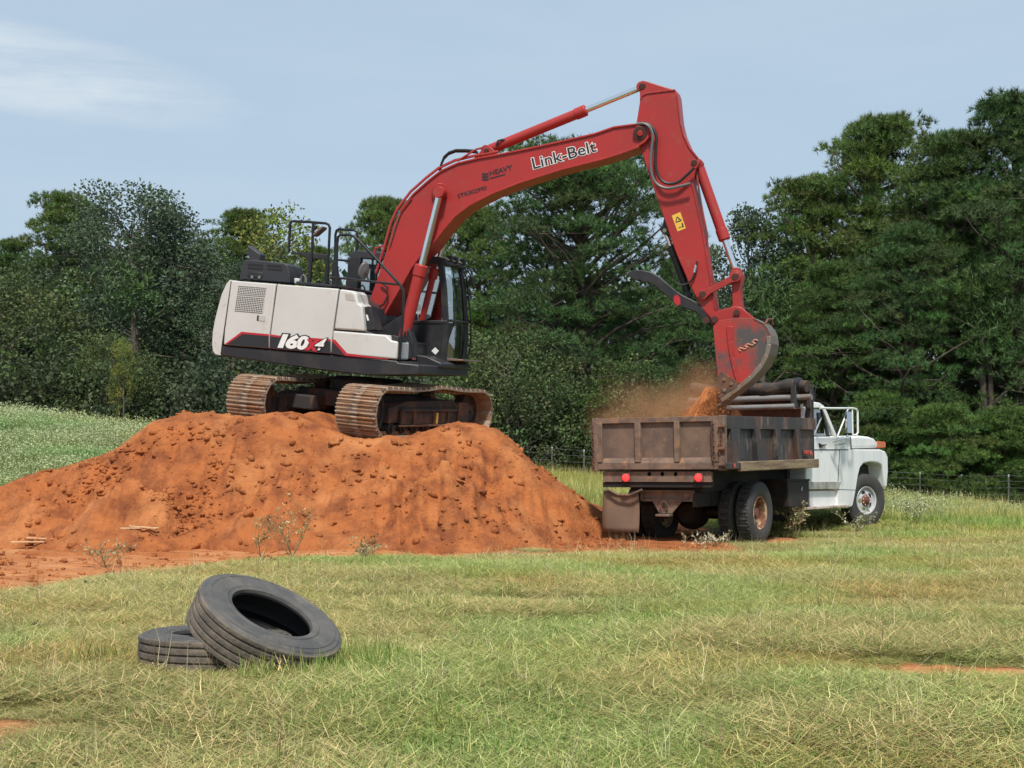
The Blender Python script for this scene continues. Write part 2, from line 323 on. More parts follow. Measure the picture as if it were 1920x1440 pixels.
dm = dirtmask(GX, GY)
GZ = gz(GX, GY) + dm * 0.02 * fbm(GX * 3, GY * 3, 3)
rut = np.exp(-((GY - (17.6 + 0.10 * (GX + 5))) / 0.16) ** 2) + np.exp(-((GY - (19.2 + 0.13 * (GX + 5))) / 0.16) ** 2)
GZ = GZ - 0.035 * rut * smoothstep(-3.2, -4.2, GX)
def soilmat():
    m, t, b = newmat('field_soil'); n = t.nodes; l = t.links.new
    b.inputs['Roughness'].default_value = 0.95; b.inputs['Specular IOR Level'].default_value = 0.15
    c = n.new('ShaderNodeTexCoord'); at_ = n.new('ShaderNodeAttribute'); at_.attribute_name = 'dirt'
    def noise(sc, d=6, st=(1, 1, 1)):
        q = n.new('ShaderNodeTexNoise'); q.inputs['Scale'].default_value = sc; q.inputs['Detail'].default_value = d; q.inputs['Roughness'].default_value = .65
        mpn = n.new('ShaderNodeMapping'); mpn.inputs['Scale'].default_value = st; l(c.outputs['Object'], mpn.inputs[0]); l(mpn.outputs[0], q.inputs['Vector']); return q.outputs['Fac']
    def ramp(f, a, z, ca, cb):
        r = n.new('ShaderNodeMapRange'); r.inputs[1].default_value = a; r.inputs[2].default_value = z; l(f, r.inputs[0])
        x = n.new('ShaderNodeMixRGB'); l(r.outputs[0], x.inputs[0])
        for i, q in ((1, ca), (2, cb)):
            if isinstance(q, tuple): x.inputs[i].default_value = (*q, 1)
            else: l(q, x.inputs[i])
        return x.outputs[0]
    turf = ramp(noise(2.2), .40, .62, (0.075, 0.08, 0.03), (0.15, 0.125, 0.06))
    turf = ramp(noise(60, 3), .45, .65, turf, (0.05, 0.043, 0.023))
    soil = ramp(noise(1.1, 8, (1, 2.5, 1)), .40, .64, (0.40, 0.145, 0.052), (0.52, 0.235, 0.10))
    soil = ramp(noise(5, 8, (0.6, 3, 1)), .50, .70, soil, (0.25, 0.082, 0.032))
    f = n.new('ShaderNodeMixRGB'); l(at_.outputs['Fac'], f.inputs[0]); l(turf, f.inputs[1]); l(soil, f.inputs[2]); l(f.outputs[0], b.inputs['Base Color'])
    bp = n.new('ShaderNodeBump'); bp.inputs['Strength'].default_value = .8; bp.inputs['Distance'].default_value = .03; l(noise(14, 8), bp.inputs['Height']); l(bp.outputs[0], b.inputs['Normal'])
    return m
gme = npmesh('ground', np.stack([GX, GY, GZ], -1).reshape(-1, 3), gridfaces(len(xs), len(ys)), [soilmat()], smooth=True)
a = gme.attributes.new('dirt', 'FLOAT', 'POINT'); a.data.foreach_set('value', dm.ravel().astype(np.float32))
tag(link('ground', gme), 'mown grass field with bare red clay at the left', kind='structure')

# ------------------------------------------------------------------ the mound of red clay
crest = lambda X: np.interp(X, [-11.2, -10, -9.24, -8.28, -7.32, -6.9, -6.4, -6.0, -5.5, -5.0, -4.4, -3.5, -3.0, -1.6, -0.5, -.3, .40, .95, 1.6, 2.3, 3.0], [.12, .44, .70, .98, 1.26, 1.37, 1.63, 1.92, 2.07, 2.09, 2.08, 2.10, 2.05, 1.95, 1.88, 1.82, 1.18, .78, .36, .10, 0])
toe = lambda X: np.interp(X, [-12, -9.2, -7, -5, -3.5, -2, 0, 0.9, 1.6, 2.3, 3.2], [23.9, 23.2, 22.2, 21.7, 21.4, 21.3, 21.9, 22.9, 24.3, 25.4, 26.4])
EMI = np.array(EM.inverted()); LOWI = np.array(LOW.inverted())
def machine_lt(X, Y, Z):
    P = np.stack([X, Y, Z, np.ones_like(X)], -1) @ EMI.T @ LOWI.T; return P[..., 0], P[..., 1]
def planez(X, Y): return EC.z - (EN.x * (X - EC.x) + EN.y * (Y - EC.y)) / EN.z
def smin(a, b, k):
    h = np.clip(0.5 + 0.5 * (b - a) / k, 0, 1); return b * (1 - h) + a * h - k * h * (1 - h)
def moundh(X, Y):
    w = 0.30 * fbm(X * .55 + 3, Y * .55, 3); g = zbase(X, Y)
    slope = 0.86 + 0.12 * vnoise(X * .5, Y * .2)
    fr = (Y - toe(X) + w * .9) * slope
    # two cones of slumped soil on the front face
    for (x, y, r, h) in ((-5.9, 22.6, 1.5, .75), (-1.1, 22.3, 1.4, .9), (-3.6, 22.3, 1.2, .62), (-7.6, 23.2, 1.3, .5)):
        d = np.hypot(X - x, (Y - y) * 1.1); fr = np.maximum(fr, h * (1 - d / r) * 1.5 + .05)
    bk = (30.8 - Y + w) * .8
    top = crest(X) + 0.05 * fbm(X * 1.3, Y * 1.3, 3)
    h = smin(smin(fr, top, .28), bk, .4)
    h = np.maximum(h, -0.25)
    # gullies running down the face, then crumbs
    face = smoothstep(0.05, .5, h) * (1 - smoothstep(-.35, 0.0, h - top + .1))
    h = h - face * .17 * np.abs(fbm(X * 2.6 + .8 * w, Y * .45, 4)) + face * .05 * fbm(X * 1.7, Y * 1.7, 4)
    h = h + smoothstep(-.05, .15, h) * (.022 * fbm(X * 3.1 + 4, Y * 3.1, 4) + .030 * np.maximum(fbm(X * 6.5, Y * 6.5, 3) - .35, 0) + .014 * np.abs(fbm(X * 11, Y * 11, 2)) + .028 * face * fbm(X * 7 + 1.6 * (Y - 22) * np.sign(X + 2.5), Y * .8, 3) - .025 * smoothstep(.35, .8, fbm(X * 2.1 - 3, Y * 2.1, 3)))
    Z = np.maximum(h, g)
    l_t, l_l = machine_lt(X, Y, planez(X, Y))
    pz = planez(X, Y)
    inside = (1 - smoothstep(2.0, 2.75, np.abs(l_t))) * (1 - smoothstep(1.62, 2.3, np.abs(l_l)))
    flat = pz + .045 + .02 * fbm(X * 6, Y * 6, 3) + .26 * np.exp(-((l_l - .15) / .42) ** 2) * (1 - smoothstep(-.2, 1.0, l_t)) + .05 * fbm(X * 2, Y * 2, 3)
    under = (1 - smoothstep(1.52, 1.60, np.abs(l_l))) * smoothstep(.66, .72, np.abs(l_l)) * (1 - smoothstep(1.95, 2.15, np.abs(l_t)))
    flat = np.where(under > 0, np.minimum(flat, pz + .05 + .3 * (1 - under)), flat)
    return Z * (1 - inside) + flat * inside
mx = np.arange(-12.0, 3.6, .036); my = np.concatenate([np.arange(20.6, 27.0, .036), np.arange(27.0, 31.4, .1)]); MX, MY = np.meshgrid(mx, my)
MZ = moundh(MX, MY)
gnd = gz(MX, MY)
edge = np.minimum.reduce([MX + 12.0, 3.55 - MX, MY - 20.6, 31.35 - MY])
MZ = np.where(MZ < gnd + .03, gnd - .06, MZ); MZ = np.where(edge < .08, gnd - .3, MZ)
keep = MZ > gnd - .055
mF = gridfaces(len(mx), len(my)); kk = keep.ravel(); mF = mF[kk[mF].any(1)]
mme = npmesh('dirt_mound', np.stack([MX, MY, MZ], -1).reshape(-1, 3), mF, [M['clay']], smooth=True)
bmx = bmesh.new(); bmx.from_mesh(mme); bmesh.ops.delete(bmx, geom=[v for v in bmx.verts if not v.link_faces], context='VERTS'); bmx.to_mesh(mme); bmx.free()
mound = tag(link('dirt_mound', mme), 'broad mound of loose orange red clay under the excavator', 'dirt mound')
# lumps and clods lying on the mound: too many to count
def clods(n, xr, yr, smin_, smax_, zf, seed, power=3.0, accept=None):
    g = np.random.default_rng(seed); ico = bmesh.new(); bmesh.ops.create_icosphere(ico, subdivisions=1, radius=1); bv = np.array([v.co[:] for v in ico.verts]); bf = np.array([[v.index for v in f.verts] for f in ico.faces]); ico.free()
    x = g.uniform(*xr, n * 3); y = g.uniform(*yr, n * 3)
    if accept is not None: k = accept(x, y, g); x = x[k][:n]; y = y[k][:n]
    else: x = x[:n]; y = y[:n]
    n = len(x); s = smin_ + (smax_ - smin_) * g.random(n) ** power; z = zf(x, y)
    V = bv[None] * (1 + g.uniform(-.5, .45, (n, len(bv), 1))) * (s[:, None] * g.uniform(.6, 1.3, (n, 3)))[:, None, :] * np.array([1, 1, .75])
    V += np.stack([x, y, z - s * .05], -1)[:, None, :]
    F = bf[None] + (np.arange(n) * len(bv))[:, None, None]
    return V.reshape(-1, 3), F.reshape(-1, 3)
def onmound(x, y, g):
    h = moundh(x, y); t, l = machine_lt(x, y, planez(x, y)); n = fbm(x * .8, y * .8, 3)
    return (h > gz(x, y) + .04) & ~((np.abs(t) < 2.3) & (np.abs(l) < 1.75)) & (y < 27.5) & (n + g.uniform(-.5, .5, len(x)) > -.05)
cv, cf = clods(6500, (-11, 3.2), (21.0, 27.5), .006, .085, moundh, 11, 9.0, onmound)
cv3, cf3 = clods(1100, (-7.6, -4.4), (22.0, 23.8), .008, .075, moundh, 14, 5.0, lambda x, y, g: (fbm(x * 1.2, y * 1.2 + 3, 3) > -.1) & (moundh(x, y) > gz(x, y) + .05)); cf = np.vstack([cf, cf3 + len(cv)]); cv = np.vstack([cv, cv3])
cv2, cf2 = clods(900, (-9, 2.6), (15.0, 23.5), .010, .07, lambda x, y: gz(x, y), 12, 3.0, lambda x, y, g: (dirtmask(x, y) > .75) & (moundh(x, y) < gz(x, y) + .05))
tag(link('clay_clods', npmesh('clay_clods', np.vstack([cv, cv2]), np.vstack([cf, cf2 + len(cv)]), [M['clay']])), 'crumbled clay lumps scattered over the mound', kind='stuff')
# a few flat stones and split stakes on the bare clay
for i, (px, py, Y, dx, dz, lab) in enumerate(((85, 965, 21.9, 1.0, -.06, 'pale split wooden stake lying on the clay at far left'), (262, 977, 21.6, .55, .0, 'thin pale stick lying on clay left of the weed'),)):
    p = at(px, py, Y); p.z = float(max(moundh(np.array([p.x]), np.array([p.y]))[0], gz(p.x, p.y))) + .03
    b = MB().bar(p - Vector((dx / 2, .05, -dz / 2)), p + Vector((dx / 2, .05, dz / 2)), .05, (0, 0, 1), .02); b.bar(p - Vector((dx * .3, -.03, -.03)), p + Vector((dx * .5, -.08, .0)), .03, (0, 0, 1), .02)
    tag(b.build('wooden_stake', mat('pale_split_wood', (.62, .42, .24), .8, col2=(.50, .30, .15), scale=6), bevel=.004), lab, 'stake')
# ------------------------------------------------------------------ excavator
ex = empty('excavator', EM, 'red and white tracked excavator perched on the clay mound, dumping into the truck', 'excavator')
def P(pts, v): return [E(x, y, v) for x, y in pts]
def slab(name, pts, v0, v1, m, parent=ex, bevel=.012, seg=2, smooth=35):
    return MB().prism(P(pts, v0), (0, v1 - v0, 0)).build(name, m, parent, bevel, smooth, seg=seg)
def tmesh(body, offset=0.0, shear=0.0, ext=0.0):
    cu = bpy.data.curves.new('t', 'FONT'); cu.body = body; cu.offset = offset; cu.shear = shear; cu.extrude = ext; cu.resolution_u = 3
    o = bpy.data.objects.new('t', cu); COL.objects.link(o); bpy.context.view_layer.update()
    me = bpy.data.meshes.new_from_object(o.evaluated_get(bpy.context.evaluated_depsgraph_get())); bpy.data.objects.remove(o); bpy.data.curves.remove(cu); return me
def decal(name, body, a, b, hpx, fr, m, parent, out, offset=0.0, shear=0.0, lift=.004, grow=0.0):
    """lettering laid on a face: baseline from photo pixel a to b on the face fr(px,py), letter height hpx"""
    p, q = fr(*a), fr(*b); up = fr(a[0], a[1] - hpx) - p; d = q - p; W = d.length; dn = d.normalized(); un = (up - dn * up.dot(dn)); H = un.length; un.normalize(); out = Vector(out)
    me = tmesh(body, offset, shear); ref = tmesh(body, 0, shear); co = np.array([v.co[:] for v in ref.vertices]); lo = co.min(0); hi = co.max(0); bpy.data.meshes.remove(ref)
    cap = hi[1] - max(lo[1], 0)
    for v in me.vertices:
        x = (v.co.x - lo[0]) / (hi[0] - lo[0]) * W; y = (v.co.y) / cap * H
        v.co = p + dn * x + un * y + out * lift
    me.materials.clear(); me.materials.append(m); me.name = name
    return link(name, me, parent)
NEAR = (0, -1, 0)
# --- undercarriage
def lowp(x, y, z): return LOW @ Vector((x, y, z))
def track_loop():
    pts = []
    for t in np.linspace(1.72, -1.72, 60): pts.append((t, .045))
    for a in np.linspace(-90, -270, 40)[1:-1]: pts.append((-1.72 + .395 * math.cos(R(a)), .44 + .395 * math.sin(R(a))))
    for t in np.linspace(-1.72, 1.72, 60):
        f = (t + 1.72) / 3.32; z = .835 + .065 * math.exp(-((f - .56) / .17) ** 2) - .02 * math.sin(f * math.pi) ** 2; pts.append((t, z))
    for a in np.linspace(90, -90, 40)[1:-1]: pts.append((1.72 + .385 * math.cos(R(a)), .43 + .385 * math.sin(R(a))))
    P_ = np.array(pts); d = np.r_[0, np.cumsum(np.hypot(*np.diff(np.vstack([P_, P_[:1]]), axis=0).T))]; n = 50
    out = []
    Q = np.vstack([P_, P_[:1]])
    for k in range(n):
        s = d[-1] * k / n; e = d[-1] / n * .4; f = lambda u: np.array([np.interp(u % d[-1], d, Q[:, 0]), np.interp(u % d[-1], d, Q[:, 1])])
        out.append((f(s), (f(s + e) - f(s - e)), d[-1] / n))
    return out
LOOP = track_loop(); SW = .78; pitch = LOOP[0][2]
sb = MB(); sb.box((-pitch * .5, -SW / 2, -.012), (pitch * .46, SW / 2, .014))
for x in (-pitch * .34, 0.0, pitch * .34): sb.prism([Vector((x - .020, -SW / 2 + .005, .014)), Vector((x + .020, -SW / 2 + .005, .014)), Vector((x + .009, -SW / 2 + .005, .05)), Vector((x - .009, -SW / 2 + .005, .05))], (0, SW - .01, 0))
sb.box((-pitch * .44, -.10, -.07), (pitch * .44, -.045, -.012)); sb.box((-pitch * .44, .045, -.07), (pitch * .44, .10, -.012))
sb.box((pitch * .30, -.035, .0145), (pitch * .455, .035, .0165), 1); sb.box((-pitch * .495, -.075, .0145), (-pitch * .40, -.035, .0165), 1)
shoe_me = sb.mesh([M['trackshoe'], M['liner']], None, 'track_shoe')
for side, yl in ((-1, -1.10), (1, 1.10)):
    fb = MB()
    fb.box((-1.35, yl - .17, .26), (1.32, yl + .17, .52), M=LOW)                       # side beam
    fb.prism([lowp(-1.3, yl - .17, .52), lowp(1.2, yl - .17, .52), lowp(.9, yl - .17, .66), lowp(-.75, yl - .17, .63)], (LOW.to_3x3() @ Vector((0, .34, 0))))   # mud packed on the beam
    o_ = yl - .26 if side < 0 else yl - .24
    fb.box((-1.05, o_, .46), (1.05, o_ + .09, .50), M=LOW); fb.box((-1.12, o_ - .02, .20), (1.12, o_ + .09, .235), M=LOW); fb.box((-1.02, o_ + .04, .235), (1.02, o_ + .09, .46), M=LOW)
    for t in (-1.03, -.62, .1, .62, 1.0): fb.box((t - .025, o_ - .005, .235), (t + .025, o_ + .05, .47), M=LOW)
    fb.box((1.1, yl - .20, .12), (1.50, yl + .20, .62), M=LOW)
    tr = fb.build('track_frame', M['mud'], ex, .012)
    if side < 0:
        MB().box((.14, o_ - .012, .25), (.205, o_ - .004, .44), M=LOW).build('yellow_decal', M['decalyellow'], tr)
        tr['label'] = 'muddy near track with shoes, rollers and yellow sticker'
    for nm, t, r_ in (('idler_wheel', -1.72, .36), ('sprocket', 1.72, .345)):
        A = LOW @ Matrix.Translation((t, yl, .44)) @ Matrix.Rotation(R(90), 4, 'X')
        MB().lathe([(.03, -.12), (.14, -.12), (.16, -.06), (r_ - .08, -.05), (r_ - .06, -.10), (r_, -.09), (r_ + .015, -.03), (r_ + .015, .03), (r_, .09), (r_ - .06, .10), (r_ - .08, .05), (.16, .06), (.14, .12), (.03, .12)], 32, A, True).build(nm, M['muddark'], tr)
    for k in range(7):
        A = LOW @ Matrix.Translation((-1.2 + .4 * k, yl, .175)) @ Matrix.Rotation(R(90), 4, 'X')
        MB().lathe([(.02, -.2), (.06, -.2), (.06, -.15), (.10, -.14), (.10, .14), (.06, .15), (.06, .2), (.02, .2)], 14, A, True).build('track_roller', M['muddark'], tr)
    A = LOW @ Matrix.Translation((.2, yl, .77)) @ Matrix.Rotation(R(90), 4, 'X')
    MB().lathe([(.02, -.13), (.085, -.13), (.085, .13), (.02, .13)], 14, A, True).build('carrier_roller', M['muddark'], tr)
    for (c, tg, _) in LOOP:
        tx = Vector((tg[0], 0, tg[1])).normalized(); nz_ = Vector((tx.z, 0, -tx.x))         # outward normal
        ctr = Vector((.0, 0, .44)); 
        if nz_.dot(Vector((c[0], 0, c[1])) - ctr * 1.0) < 0 and abs(c[0]) > 1.7: nz_ = -nz_
        if abs(c[0]) <= 1.7: nz_ = nz_ if (nz_.z > 0) == (c[1] > .44) else -nz_
        ty = nz_.cross(tx)
        Mx = Matrix(((tx.x, ty.x, nz_.x, c[0]), (tx.y, ty.y, nz_.y, yl), (tx.z, ty.z, nz_.z, c[1]), (0, 0, 0, 1)))
        link('track_shoe', shoe_me, tr, LOW @ Mx)
cb = MB(); cb.box((-.75, -1.0, .42), (.75, 1.0, .72), M=LOW); cb.box((-1.15, -.98, .34), (-.55, -.40, .60), M=LOW); cb.box((.5, -.95, .34), (1.1, .95, .6), M=LOW); cb.box((-1.15, .40, .34), (-.55, .98, .60), M=LOW)
cb.build('car_body', M['muddark'], ex, .03)
MB().lathe([(.2, .70), (.66, .70), (.66, .90), (.58, .96), (.2, .96)], 40, Matrix.Identity(4)).build('slew_ring', M['muddark'], ex)
# --- upper structure: deck, counterweight and panels; the near side is the plane v = VS
VS = -1.30; VF = 1.30
slab('deck_frame', [(415, 648), (744, 676), (746, 680), (785, 684), (785, 703), (690, 704), (600, 694), (415, 667)], VS + .02, VF, M['black'], bevel=.03)
slab('deck_front', [(720, 655), (800, 668), (828, 681), (828, 690), (720, 700)], -.3, 1.28, M['black'], bevel=.02)
cwt = [(431, 524), (424, 533), (416, 551), (410, 572), (403, 600), (399, 622), (397.5, 645), (399, 658), (403, 664.5), (413.5, 667), (415.5, 646), (432.5, 526)]
# counterweight: side outline swept across the machine, pulled in towards both ends
cp = P(cwt, VS); cb = MB(); N_ = 15; uc = max(p.x for p in cp); rings = []
for i in range(N_):
    v = VS + (VF - VS) * i / (N_ - 1); f = (v - 0) / VF; bulge = .34 * (1 - f * f)
    sh = .0 if 0 < i < N_ - 1 else .0
    rings.append([Vector((p.x - bulge * min(1, (uc - p.x) / .18), v, p.z)) for p in cp])
n = len(cp); vs = [q for r_ in rings for q in r_]; fs = [list(range(n)), list(range((N_ - 1) * n, N_ * n))]
for i in range(N_ - 1):
    for k in range(n): fs.append([i * n + k, i * n + (k + 1) % n, (i + 1) * n + (k + 1) % n, (i + 1) * n + k])
cb.add(vs, fs).build('counterweight', M['white'], ex, .05, 30, seg=3)
MB().prism(P([(432, 527), (640, 545), (682, 575), (684, 620), (744, 640), (744, 672), (416, 645)], VS + .07), (0, 2.45, 0)).build('body_core', M['black'], ex, .01)
rear = slab('engine_side_door', [(434, 526), (517, 532.5), (505, 627), (504.3, 653.5), (419, 646), (421, 620)], VS, VS + .09, M['white'], bevel=.02, seg=3)
mid = slab('pump_side_door', [(520, 533), (634.5, 541.5), (624, 618), (620, 663), (506, 653.8), (507, 627)], VS, VS + .09, M['white'], bevel=.02, seg=3)
fpan = slab('tank_cover', [(637, 542), (662, 545.5), (668, 551), (671, 568.5), (679, 573), (683.5, 621), (626, 617)], VS, VS + .5, M['white'], bevel=.03, seg=3)
MB().prism(P([(646, 549), (662, 551), (666, 566), (648, 563)], VS - .003), (0, .02, 0)).build('tank_recess_shade', mat('shaded_cream_recess', (0.42, 0.39, 0.35), .5), fpan, .01)  # flat plate; the recess's shade is put into its darker cream
MB().prism(P([(679, 576), (694, 574), (706, 618), (684, 620)], VS + .1), (0, .3, 0)).build('black_tank_panel', M['black'], fpan, .01)
MB().prism(P([(686, 590), (689, 590), (692, 601), (688.5, 601)], VS + .095), (0, .01, 0)).build('white_sticker', M['decalwhite'], fpan)
box_ = slab('tool_box', [(624.5, 620), (724, 628), (733, 638), (745.5, 640.5), (744, 674), (621.5, 663)], VS, VS + .55, M['white'], bevel=.03, seg=3)
MB().prism(P([(733, 629), (746, 631), (747, 640), (735, 637.5)], VS + .04), (0, .4, 0)).build('box_lid_edge', M['black'], box_, .005)
MB().prism(P([(746, 640), (749.5, 640.5), (748, 675), (744.5, 675)], VS + .05), (0, .06, 0)).build('door_edge', M['rail'], box_)
# stripe decal with red border and the model number
fr = lambda x, y: E(x, y, VS)
def flat(name, pts, m, parent, lift, v=VS): return MB().prism([p + Vector((0, -lift, 0)) for p in P(pts, v)], (0, .002, 0)).build(name, m, parent)
sred = [(421, 645.5), (453, 622), (504, 626.5), (522, 629), (620, 636), (624, 636), (629, 637.5), (651, 662.5), (727, 672.5), (729, 674.2), (648, 667), (622, 663), (505, 653.5)]
sblk = [(425, 646), (455, 626), (504, 630), (522, 632.5), (620, 640), (624.5, 641), (647, 666), (622, 662.8), (505, 653)]
def clip_x(pts, x0, x1):
    out = pts
    for sgn, xx in ((1, x0), (-1, x1)):
        res = []
        for i in range(len(out)):
            a, b = out[i - 1], out[i]; ia = (a[0] - xx) * sgn >= 0; ib = (b[0] - xx) * sgn >= 0
            if ia != ib: t = (xx - a[0]) / (b[0] - a[0]); res.append((xx, a[1] + t * (b[1] - a[1])))
            if ib: res.append(b)
        out = res
    return out
for par, x0, x1 in ((rear, 400, 504), (mid, 506.5, 620), (box_, 623, 760)):
    flat('red_stripe', clip_x(sred, x0, x1), M['decalred'], par, .004); flat('black_stripe', clip_x(sblk, x0, x1), M['decalblack'], par, .007)
for ch, xa, xb in (('1', 524, 536.5), ('6', 538, 556.5), ('0', 558, 577)):
    for gx, hh, m_, lf in ((1.3, 24.5, M['decalblack'], .0105), (0, 23, M['decalwhite'], .0125)):
        decal('model_number', ch, (xa - gx, 650.3 + (xa - 524) * .085 + gx * .7), (xb + gx, 650.3 + (xb - 524) * .085 + gx * .7), hh, fr, m_, mid, NEAR, offset=.05 if gx == 0 else .085, shear=.22, lift=lf)
decal('model_letter', 'x', (575, 655), (594, 657.5), 18, fr, M['decalred'], mid, NEAR, offset=.05, shear=.15, lift=.015)
decal('model_number', '4', (590, 656), (613, 657.5), 23, fr, M['decalblack'], mid, NEAR, offset=.05, shear=.55, lift=.017)
decal('model_number', '4', (591, 655.5), (612, 657), 22, fr, M['decalwhite'], mid, NEAR, offset=.018, shear=.55, lift=.019)
# vent grilles: a sunk dark plate under a lattice of bars
for q, (nx_, ny_) in ((((447.5, 535.5), (499.5, 539.5), (496.5, 555), (445, 551)), (16, 5)), (((444.5, 554.8), (495.8, 559), (492, 586), (440.5, 581.5)), (16, 8))):
    a, b, c, d = [Vector((*p_, 0)) for p_ in q]; lerp = lambda s_, t_: (a * (1 - s_) + b * s_) * (1 - t_) + (d * (1 - s_) + c * s_) * t_
    g = MB(); g.prism([p_ + Vector((0, -.003, 0)) for p_ in P([p_[:2] for p_ in (a, b, c, d)], VS)], (0, .002, 0), 1)
    for i in range(nx_ + 1): p0, p1 = lerp(i / nx_, 0), lerp(i / nx_, 1); g.bar(E(p0.x, p0.y, VS) + Vector((0, -.008, 0)), E(p1.x, p1.y, VS) + Vector((0, -.008, 0)), .010, NEAR, .007)
    for j in range(ny_ + 1): p0, p1 = lerp(0, j / ny_), lerp(1, j / ny_); g.bar(E(p0.x, p0.y, VS) + Vector((0, -.009, 0)), E(p1.x, p1.y, VS) + Vector((0, -.009, 0)), .010, NEAR, .007)
    g.build('vent_grille', [M['white'], M['liner']], rear)
MB().prism([p_ + Vector((0, -.006, 0)) for p_ in P([(483, 591), (498, 592), (497, 602.5), (482, 601)], VS)], (0, .006, 0)).prism([p_ + Vector((0, -.009, 0)) for p_ in P([(482.5, 591), (486, 591.3), (485, 601.2), (481.5, 601)], VS)], (0, .006, 0), 1).build('door_latch', [mat('latch_grey', (.45, .44, .40), .5), M['plastic']], rear, .003)
# engine hood and stack
hood = slab('engine_hood', [(449, 522), (452, 503), (455, 492), (460, 487.5), (470, 486.5), (532, 493), (539, 497), (543, 512), (544, 531), (449, 524)], -.95, -.35, M['plastic'], bevel=.06, seg=3)
for x0, x1 in ((464.5, 493), (501, 529)):
    for k, y in enumerate((494, 500.5)):
        y2 = y + (x1 - x0) * .07 + (2.0 if x0 > 500 else 0)
        MB().prism([p_ + Vector((0, -.004, 0)) for p_ in P([(x0, y + (2 if x0 > 500 else 0)), (x1, y2), (x1, y2 + 3.6), (x0, y + 3.6 + (2 if x0 > 500 else 0))], -.95)], (0, .02, 0)).build('louver', M['liner'], hood)
MB().prism([p_ + Vector((0, -.012, 0)) for p_ in P([(466, 509), (493, 511.5), (492, 522), (464, 519)], -.95)], (0, .03, 0)).build('hood_latch_plate', M['black'], hood, .01)
for x in (472.5, 486):
    MB().tube([E(x, 519 + (x - 472) * .06, -.97), E(x, 519 + (x - 472) * .06, -.955)], .028, 10).build('hood_latch', M['chrome'], hood)
slab('exhaust_stack', [(463, 459), (488, 476), (487, 490), (470, 489), (464, 476)], .1, .32, M['plastic'], bevel=.02)
slab('catwalk', [(555, 527), (640, 536), (640, 541), (555, 533)], -1.15, .2, M['black'], bevel=.01)
slab('filler_neck', [(551, 521), (560, 522), (560, 533), (551, 532)], -1.1, -.95, mat('pale_grey_cap', (.5, .5, .48), .5), bevel=.02)
MB().tube([E(563, 534, -1.05), E(565, 519, -1.05), E(569, 515, -1.05), E(573, 520, -1.05), E(575, 535, -1.05)], .018, 6).build('hose', M['hosegrey'], ex)
# handrails
RV = -.85
def rail(name, pts, v, r_=.024, parent=ex, m=None): return MB().tube(P(pts, v), r_, 8).build(name, m or M['rail'], parent)
h1 = rail('guard_rail', [(541.5, 474), (543, 440), (544, 420), (546, 415.5), (549, 414.8), (580, 416.3), (611, 418.8), (616, 421), (618.5, 427), (616, 476), (612.5, 534)], RV)
rail('rail_post', [(587.5, 417), (585, 474), (580.5, 530)], RV, .026, h1)
MB().prism(P([(541, 472.5), (586, 474), (617, 477), (616.5, 488), (586, 484), (577, 486), (566, 479)], RV), (0, .04, 0)).build('rail_bracket', M['black'], h1, .008)
MB().prism(P([(577, 484), (584, 485), (581.5, 532), (575.5, 531)], RV), (0, .06, 0)).build('rail_stanchion', M['black'], h1, .008)
MB().prism(P([(609.5, 488), (616, 489), (614, 534), (607.5, 533)], RV), (0, .06, 0)).build('rail_stanchion', M['black'], h1, .008)
MB().prism(P([(584.5, 440), (602, 424), (605, 424), (604.5, 428), (590, 440.5), (585, 443)], RV - .02), (0, .2, 0)).build('folded_mirror', mat('mirror_back', (.16, .12, .12), .5), h1, .012)
MB().prism(P([(583.5, 423), (593, 423), (591, 429), (587.5, 432)], RV - .03), (0, .06, 0)).build('mirror_clamp', M['rail'], h1)
h2 = rail('guard_rail', [(627.5, 536), (628.5, 470), (629, 440), (631, 432.5), (635, 429.8), (664, 431.5), (669, 434.5), (670, 441), (668, 470)], RV + .25)
MB().prism(P([(623, 490), (630.5, 489), (637, 538), (621, 537)], RV + .22), (0, .06, 0)).build('rail_stanchion', M['black'], h2, .008)
rail('mid_rail', [(630, 487), (655, 489)], RV + .25, .02, h2)
h3 = rail('guard_rail', [(631, 534), (632, 460), (634, 444), (639, 440), (655, 440.5), (663, 443), (672, 451), (700, 480), (730, 512), (750, 534), (755, 543), (757, 556), (755, 600), (749, 674)], VS + .06)
rail('mid_rail', [(619, 520.5), (650, 522.5), (690, 527), (720, 530.5), (748, 533.5)], VS + .06, .02, h3)
MB().lathe([(0, 0), (.105, .0), (.115, .02), (.10, .05), (0, .07)], 24, Matrix.Translation(E(681, 508, -.55)) @ Matrix.Rotation(R(100), 4, 'Y') @ Matrix.Rotation(R(35), 4, 'X') @ Matrix.Diagonal((1.45, .95, 1, 1)) ).build('round_mirror', mat('grey_mirror_shell', (.12, .115, .115), .35), ex)
rail('mirror_arm', [(687, 512), (690, 523), (692, 528)], -.6, .014)
# --- cab (on the machine's far side)
C0, C1 = .22, 1.30
glass_ = M['glass']
cab = slab('cab', [(646, 604), (840, 604), (836, 642), (828, 681), (690, 672), (646, 660)], C0, C1, M['black'], bevel=.02)
def cabpart(name, pts, v0, v1, m, bevel=.012): return MB().prism(P(pts, v0), (0, v1 - v0, 0)).build(name, m, cab, bevel)
cabpart('cab_roof', [(654, 479), (658, 473.5), (667, 468.5), (735, 474), (821, 481), (836, 486), (838, 496), (700, 487), (656, 483)], C0, C1, M['plastic'], .035)
cabpart('roof_hatch', [(818, 479), (835, 481.5), (843, 488), (822, 485.5)], C0 + .1, C1 - .1, mat('tan_hatch', (.55, .47, .33), .5), .01)
cabpart('rear_pillar', [(656, 480), (676, 482), (668, 540), (670, 606), (646, 606), (647, 536)], C0, C0 + .08, M['black'])
cabpart('rear_pillar', [(656, 480), (676, 482), (668, 540), (670, 606), (646, 606), (647, 536)], C1 - .08, C1, M['black'])
